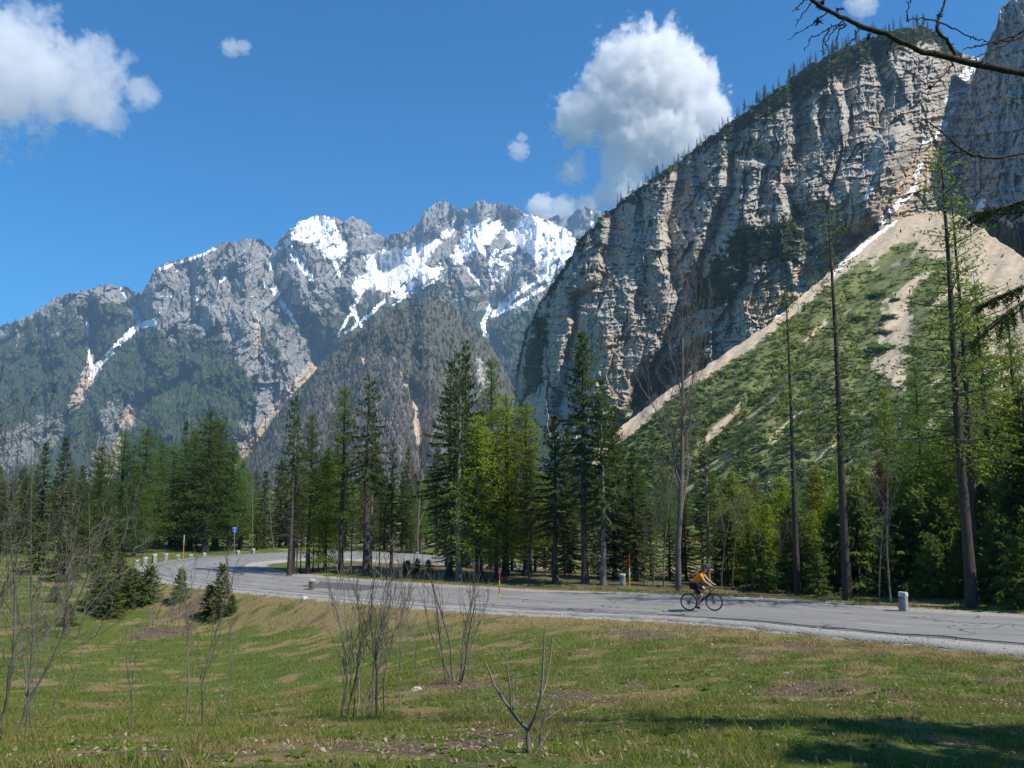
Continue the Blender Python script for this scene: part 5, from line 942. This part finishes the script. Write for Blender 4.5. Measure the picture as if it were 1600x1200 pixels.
# ------------------------------------------------------------------ grass, litter, stones
r = np.random.RandomState(77)
def field(n, dmin, dmax, seed):
    rr = np.random.RandomState(seed); d = np.sqrt(rr.rand(n) * (dmax ** 2 - dmin ** 2) + dmin ** 2); px = rr.uniform(-60, 1660, n); X = (px - 800) / F * d
    D_, rz_, off_, I_ = road_near(X, d); lim = np.where(off_ > 0, HALF_N[I_], HALF_F[I_]) + 1.1; ok = (off_ > 0) & (D_ > lim + rr.rand(n) * .4); ok |= (off_ < 0) & (D_ > lim + rr.rand(n) * .3) & (d > 25)
    return X[ok], d[ok]
from bisect import bisect
def sample_mask(X, Y):
    i = np.clip(np.searchsorted(gx, X), 0, len(gx) - 1); j = np.clip(np.searchsorted(gy, Y), 0, len(gy) - 1); return ground_mask.reshape(len(gx), len(gy), 4)[i, j]
M_gr = NT('grass_blades'); _a = M_gr.attr('tint'); _d = M_gr.n('ShaderNodeBsdfDiffuse', {'Color': _a.outputs['Color']}); _t = M_gr.n('ShaderNodeBsdfTranslucent', {'Color': _a.outputs['Color']})
_m = M_gr.n('ShaderNodeMixShader', {0: .35, 1: _d.outputs[0], 2: _t.outputs[0]}); M_gr.t.links.new(_m.outputs[0], M_gr.out.inputs[0])
def blades(X, Y, h, w_, seed, tall=None):
    rr = np.random.RandomState(seed); n = len(X); Z = gz(X, Y); mk_ = sample_mask(X, Y)
    a = rr.rand(n) * 6.28; b = rr.rand(n) * 6.28; hh = h * (.35 + .9 * rr.rand(n)) * (.55 + 1.5 * sstep(-.25, .5, fbm(X * 1.1, Y * 1.1, 3, 91))); lean = hh * (.3 + .8 * rr.rand(n)); ww = w_ * (.7 + .6 * rr.rand(n))
    base = np.stack([X, Y, Z - .01], -1); s_ = np.stack([np.cos(a), np.sin(a), 0 * a], -1) * ww[:, None]; tip = base + np.stack([np.cos(b) * lean, np.sin(b) * lean, hh], -1)
    V = np.stack([base - s_, base + s_, tip], 1).reshape(-1, 3)
    dry = rr.rand(n) < (.26 + .6 * mk_[:, 0] + .35 * mk_[:, 1]); g_ = np.array([.095, .148, .022]) + rr.rand(n, 1) * np.array([.11, .105, .022]); y_ = np.array([.20, .155, .06]) + rr.rand(n, 1) * np.array([.17, .14, .08])
    yg = np.clip(mk_[:, 3:4] * .8 + .0, 0, 1) * np.array([.045, .03, .0]); c_ = np.where(dry[:, None], y_, g_ + yg * rr.rand(n, 1))
    c4 = np.repeat(np.concatenate([c_, np.ones((n, 1))], 1), 3, 0)
    return V, c4
Vs, Cs = [], []
for n, d0, d1, h, w_, sd in [(150000, 4.5, 13, .055, .0045, 1), (150000, 12, 24, .065, .007, 2), (120000, 22, 52, .09, .013, 3)]:
    X, Y = field(n, d0, d1, sd); mk_ = sample_mask(X, Y); keep = np.random.RandomState(sd).rand(len(X)) > .8 * mk_[:, 1]; V, c4 = blades(X[keep], Y[keep], h, w_, sd); Vs.append(V); Cs.append(c4)
# taller dry stalks along the brow
X, Y = field(5000, 6, 15, 9); kp = fbm(X * .6, Y * .6, 2, 40) > .12; V, c4 = blades(X[kp], Y[kp], .24, .003, 10); Vs.append(V); Cs.append(c4)
V = np.concatenate(Vs); gr = obj('grass', mesh_np('grass', V, F3=np.arange(len(V)).reshape(-1, 3), mats=[M_gr.m], attrs={'tint': np.concatenate(Cs)}, smooth=False), kind='stuff'); gr['label'] = 'short spring grass mixed with dry straw on the meadow'
# fallen leaves: bent quads
def leaves(n_near, seed):
    rr = np.random.RandomState(seed); X, Y = field(n_near, 4.6, 30, seed); mk_ = sample_mask(X, Y); keep = rr.rand(len(X)) < np.clip(.06 + .10 * (X > -1) + .9 * mk_[:, 1] + .12 * mk_[:, 0], 0, 1); X, Y = X[keep], Y[keep]; n = len(X); Z = gz(X, Y) + .012 + .03 * rr.rand(n)
    s_ = .012 + .02 * rr.rand(n); a = rr.rand(n) * 6.28; u = np.stack([np.cos(a), np.sin(a), rr.normal(size=n) * .35], -1); v = np.stack([-np.sin(a), np.cos(a), rr.normal(size=n) * .35], -1); c_ = np.stack([X, Y, Z], -1); up = np.array([0, 0, 1.])
    V = np.stack([c_ - u * s_[:, None], c_ - v * s_[:, None] * .55 + up * (s_ * .3)[:, None], c_ + u * s_[:, None], c_ + v * s_[:, None] * .55 + up * (s_ * .25)[:, None]], 1).reshape(-1, 3)
    col = np.array([.15, .10, .06]) + rr.rand(n, 1) ** 1.5 * np.array([.33, .30, .25]); c4 = np.repeat(np.concatenate([col, np.ones((n, 1))], 1), 4, 0)
    return V, c4
V, c4 = leaves(70000, 21); i = np.arange(len(V) // 4)[:, None] * 4
lf = obj('leaf_litter', mesh_np('leaf_litter', V, F3=np.concatenate([i + [0, 1, 2], i + [0, 2, 3]], 0), mats=[M_gr.m], attrs={'tint': c4}, smooth=False), kind='stuff'); lf['label'] = 'pale dead leaves scattered in the meadow grass'
# broad leaved weeds in rosettes
rr = np.random.RandomState(44); X, Y = field(2600, 4.8, 20, 45); kp = fbm(X * .5, Y * .5, 2, 60) > .05; X, Y = X[kp], Y[kp]; n = len(X); m = 8; Z = gz(X, Y)
a = rr.rand(n, m) * 6.28; L = (.03 + .06 * rr.rand(n, 1)) * (.6 + .6 * rr.rand(n, m)); c_ = np.stack([X, Y, Z], -1)[:, None]; u = np.stack([np.cos(a), np.sin(a), .35 + .5 * rr.rand(n, m)], -1); v = np.stack([-np.sin(a), np.cos(a), 0 * a], -1)
V = np.stack([np.broadcast_to(c_, u.shape), c_ + u * L[..., None] * .6 + v * L[..., None] * .28, c_ + u * L[..., None] * [1, 1, .6], c_ + u * L[..., None] * .6 - v * L[..., None] * .28], 2).reshape(-1, 3)
col = np.array([.06, .12, .02]) + rr.rand(n, 1, 1) * np.array([.10, .08, .02]); c4 = np.concatenate([np.broadcast_to(col, (n, m * 4, 3)), np.ones((n, m * 4, 1))], -1).reshape(-1, 4); i = np.arange(len(V) // 4)[:, None] * 4
wd = obj('weed_rosettes', mesh_np('weed_rosettes', V, F3=np.concatenate([i + [0, 1, 2], i + [0, 2, 3]], 0), mats=[M_gr.m], attrs={'tint': c4}, smooth=False), kind='stuff'); wd['label'] = 'small broad leaved weeds growing in the meadow grass'
# loose gravel along the verge
rr = np.random.RandomState(31); n = 9000; k_ = rr.randint(20, int(len(RC) * .62), n); sd = np.where(rr.rand(n) < .75, 1, -1); o_ = np.where(sd > 0, HALF_N[k_] + .05 + np.abs(rr.normal(size=n)) * .65, -HALF_F[k_] - .05 - np.abs(rr.normal(size=n)) * .4)
X = RC[k_, 0] + RN[k_, 0] * o_ + rr.normal(size=n) * .2; Y = RC[k_, 1] + RN[k_, 1] * o_ + rr.normal(size=n) * .2; Z = np.maximum(gz(X, Y), RC[k_, 2] - .05 - .2 * (np.abs(o_) > 4.2)); s_ = .012 + .03 * rr.rand(n) ** 2.5
oc = np.array([(1, 0, 0), (0, 1, 0), (-1, 0, 0), (0, -1, 0), (0, 0, .8), (0, 0, -.8)], float); V = (np.stack([X, Y, Z], -1)[:, None] + oc[None] * s_[:, None, None] * (.6 + .8 * rr.rand(n, 6, 1))).reshape(-1, 3)
of = np.array([(0, 1, 4), (1, 2, 4), (2, 3, 4), (3, 0, 4), (1, 0, 5), (2, 1, 5), (3, 2, 5), (0, 3, 5)]); Fq = (np.arange(n)[:, None, None] * 6 + of[None]).reshape(-1, 3)
gv = obj('loose_gravel', mesh_np('loose_gravel', V, F3=Fq, mats=[M_stone], smooth=False), kind='stuff'); gv['label'] = 'loose pale gravel along the road verges'
for k_, (px, py, d, sz, lb) in enumerate([(652, 1073, 16.8, .15, 'pale flat stone in the grass by the many stemmed shrub'), (475, 918 + 28, 43, .30, 'white stone on the bank below the split bollard'), (1112, 1012, 22.5, .10, 'small white stone on the grassy mound'), (1230, 1047, 16.5, .10, 'small pale stone beside the litter patch right of the mound'), (973, 1182, 7.2, .07, 'pale stone lying in the shaded foreground grass')]):
    q = at(px, py, d); X, Y = float(q[0]), float(q[1]); me = rand_block(sz * 1.4, sz, sz * .5, 200 + k_, .6); me.materials.append(M_stonewhite); thing('stone', lb, 'stone', (X, Y, float(gz(np.array([X]), np.array([Y]))[0]) - .02), k_ * 1.1, me=me)
# ================================================================== CLOUDS AND AIR
def cloud(name, blobs, d, dens, nscale, amp, label, thick=.8, seed=0., category='cloud', group=None):
    """blobs: (photo x, photo y, radius in photo px) at distance d; a box of vapour whose density follows the blobs"""
    k = d / F
    C = [(at(x, y, d), r * k) for x, y, r in blobs]
    lo = np.min([c - r * 1.45 for c, r in C], 0); hi = np.max([c + r * 1.45 for c, r in C], 0)
    rm = max(r for _, r in C); ctr = (lo + hi) / 2; lo[1] = ctr[1] - rm * 1.4 * thick; hi[1] = ctr[1] + rm * 1.4 * thick
    t = NT(name + '_vapour'); p = t.pos(); acc = None
    for j, (c, r) in enumerate(C):
        v = t.n('ShaderNodeVectorMath', {0: p, 1: tuple(c)}, operation='SUBTRACT').outputs[0]
        v = t.n('ShaderNodeVectorMath', {0: v, 1: (1 / r, 1 / (r * thick), 1 / r)}, operation='MULTIPLY').outputs[0]
        l = t.n('ShaderNodeVectorMath', {0: v}, operation='LENGTH').outputs['Value']
        acc = l if acc is None else t.math('SMOOTH_MIN', acc, l, .18)
    off = t.n('ShaderNodeVectorMath', {0: p, 1: (seed * 911., 0, 0)}, operation='ADD').outputs[0]
    nz = t.noise(off, nscale / (rm), 9, .64)
    f = t.math('ADD', acc, t.math('MULTIPLY', t.math('SUBTRACT', nz, .5), -amp))
    den = t.math('MULTIPLY', t.step(f, 1.0, .86), dens)
    pv = t.n('ShaderNodeVolumePrincipled', {'Color': (.985, .985, .99, 1), 'Density': den, 'Anisotropy': .15})
    t.t.links.new(pv.outputs[0], t.out.inputs['Volume'])
    t.m.cycles.volume_step_rate = .35
    V, Fq = box_vf(*((lo + hi) / 2), *(hi - lo))
    o = obj(name, mesh_np(name, V, Fq, mats=[t.m], smooth=False)); o['label'] = label; o['category'] = category
    if group: o['group'] = group
    return o
cloud('cloud', [(1010, 130, 92), (950, 150, 60), (905, 185, 48), (1075, 130, 55), (1100, 175, 48), (1000, 200, 75), (1050, 215, 60), (975, 255, 42), (1095, 190, 40), (985, 300, 45), (945, 305, 24)], 8000, .0075, 3.4, 2.0, 'large white cumulus cloud rising behind the tree lined cliff crest')
cloud('cloud', [(845, 325, 24), (880, 330, 26), (915, 325, 24), (860, 345, 24)], 8000, .010, 2.6, 1.8, 'low white cloud bank behind the far blue peaks', seed=1)
cloud('cloud', [(20, 110, 95), (-70, 110, 120), (90, 120, 70), (140, 150, 55), (150, 95, 45), (215, 145, 34), (40, 60, 50), (170, 180, 30)], 6000, .0035, 3.0, 3.2, 'wide pale cloud with torn edges in the open blue sky', seed=2)
cloud('cloud', [(360, 75, 17), (380, 74, 14)], 6000, .006, 2.2, 2.0, 'tiny white puff of cloud beside the wide torn cloud', seed=3)
cloud('cloud', [(810, 235, 18), (815, 215, 10)], 8000, .005, 2.4, 2.4, 'small wispy cloud in the open sky beside the large cumulus', seed=4)
cloud('cloud', [(895, 268, 24), (905, 245, 12), (880, 275, 14)], 8000, .006, 2.4, 2.2, 'small ragged cloud just below the large cumulus', seed=5)
cloud('cloud', [(1345, 4, 26), (1360, 12, 14)], 6000, .005, 2.2, 2.2, 'faint white cloud high above the cliff crest', seed=6)
t = NT('haze_air'); pv = t.n('ShaderNodeVolumePrincipled', {'Color': (.42, .68, 1, 1), 'Density': 0.82e-4, 'Anisotropy': 0.1}); t.t.links.new(pv.outputs[0], t.out.inputs['Volume'])
V, Fq = box_vf(-500, 3200, 720, 9000, 7300, 1680)
V[V[:, 2] < 0, 2] = -60
hz = obj('haze', mesh_np("haze", V, Fq, mats=[t.m], smooth=False), kind='stuff'); hz['label'] = 'thin blue mountain haze filling the valley air'
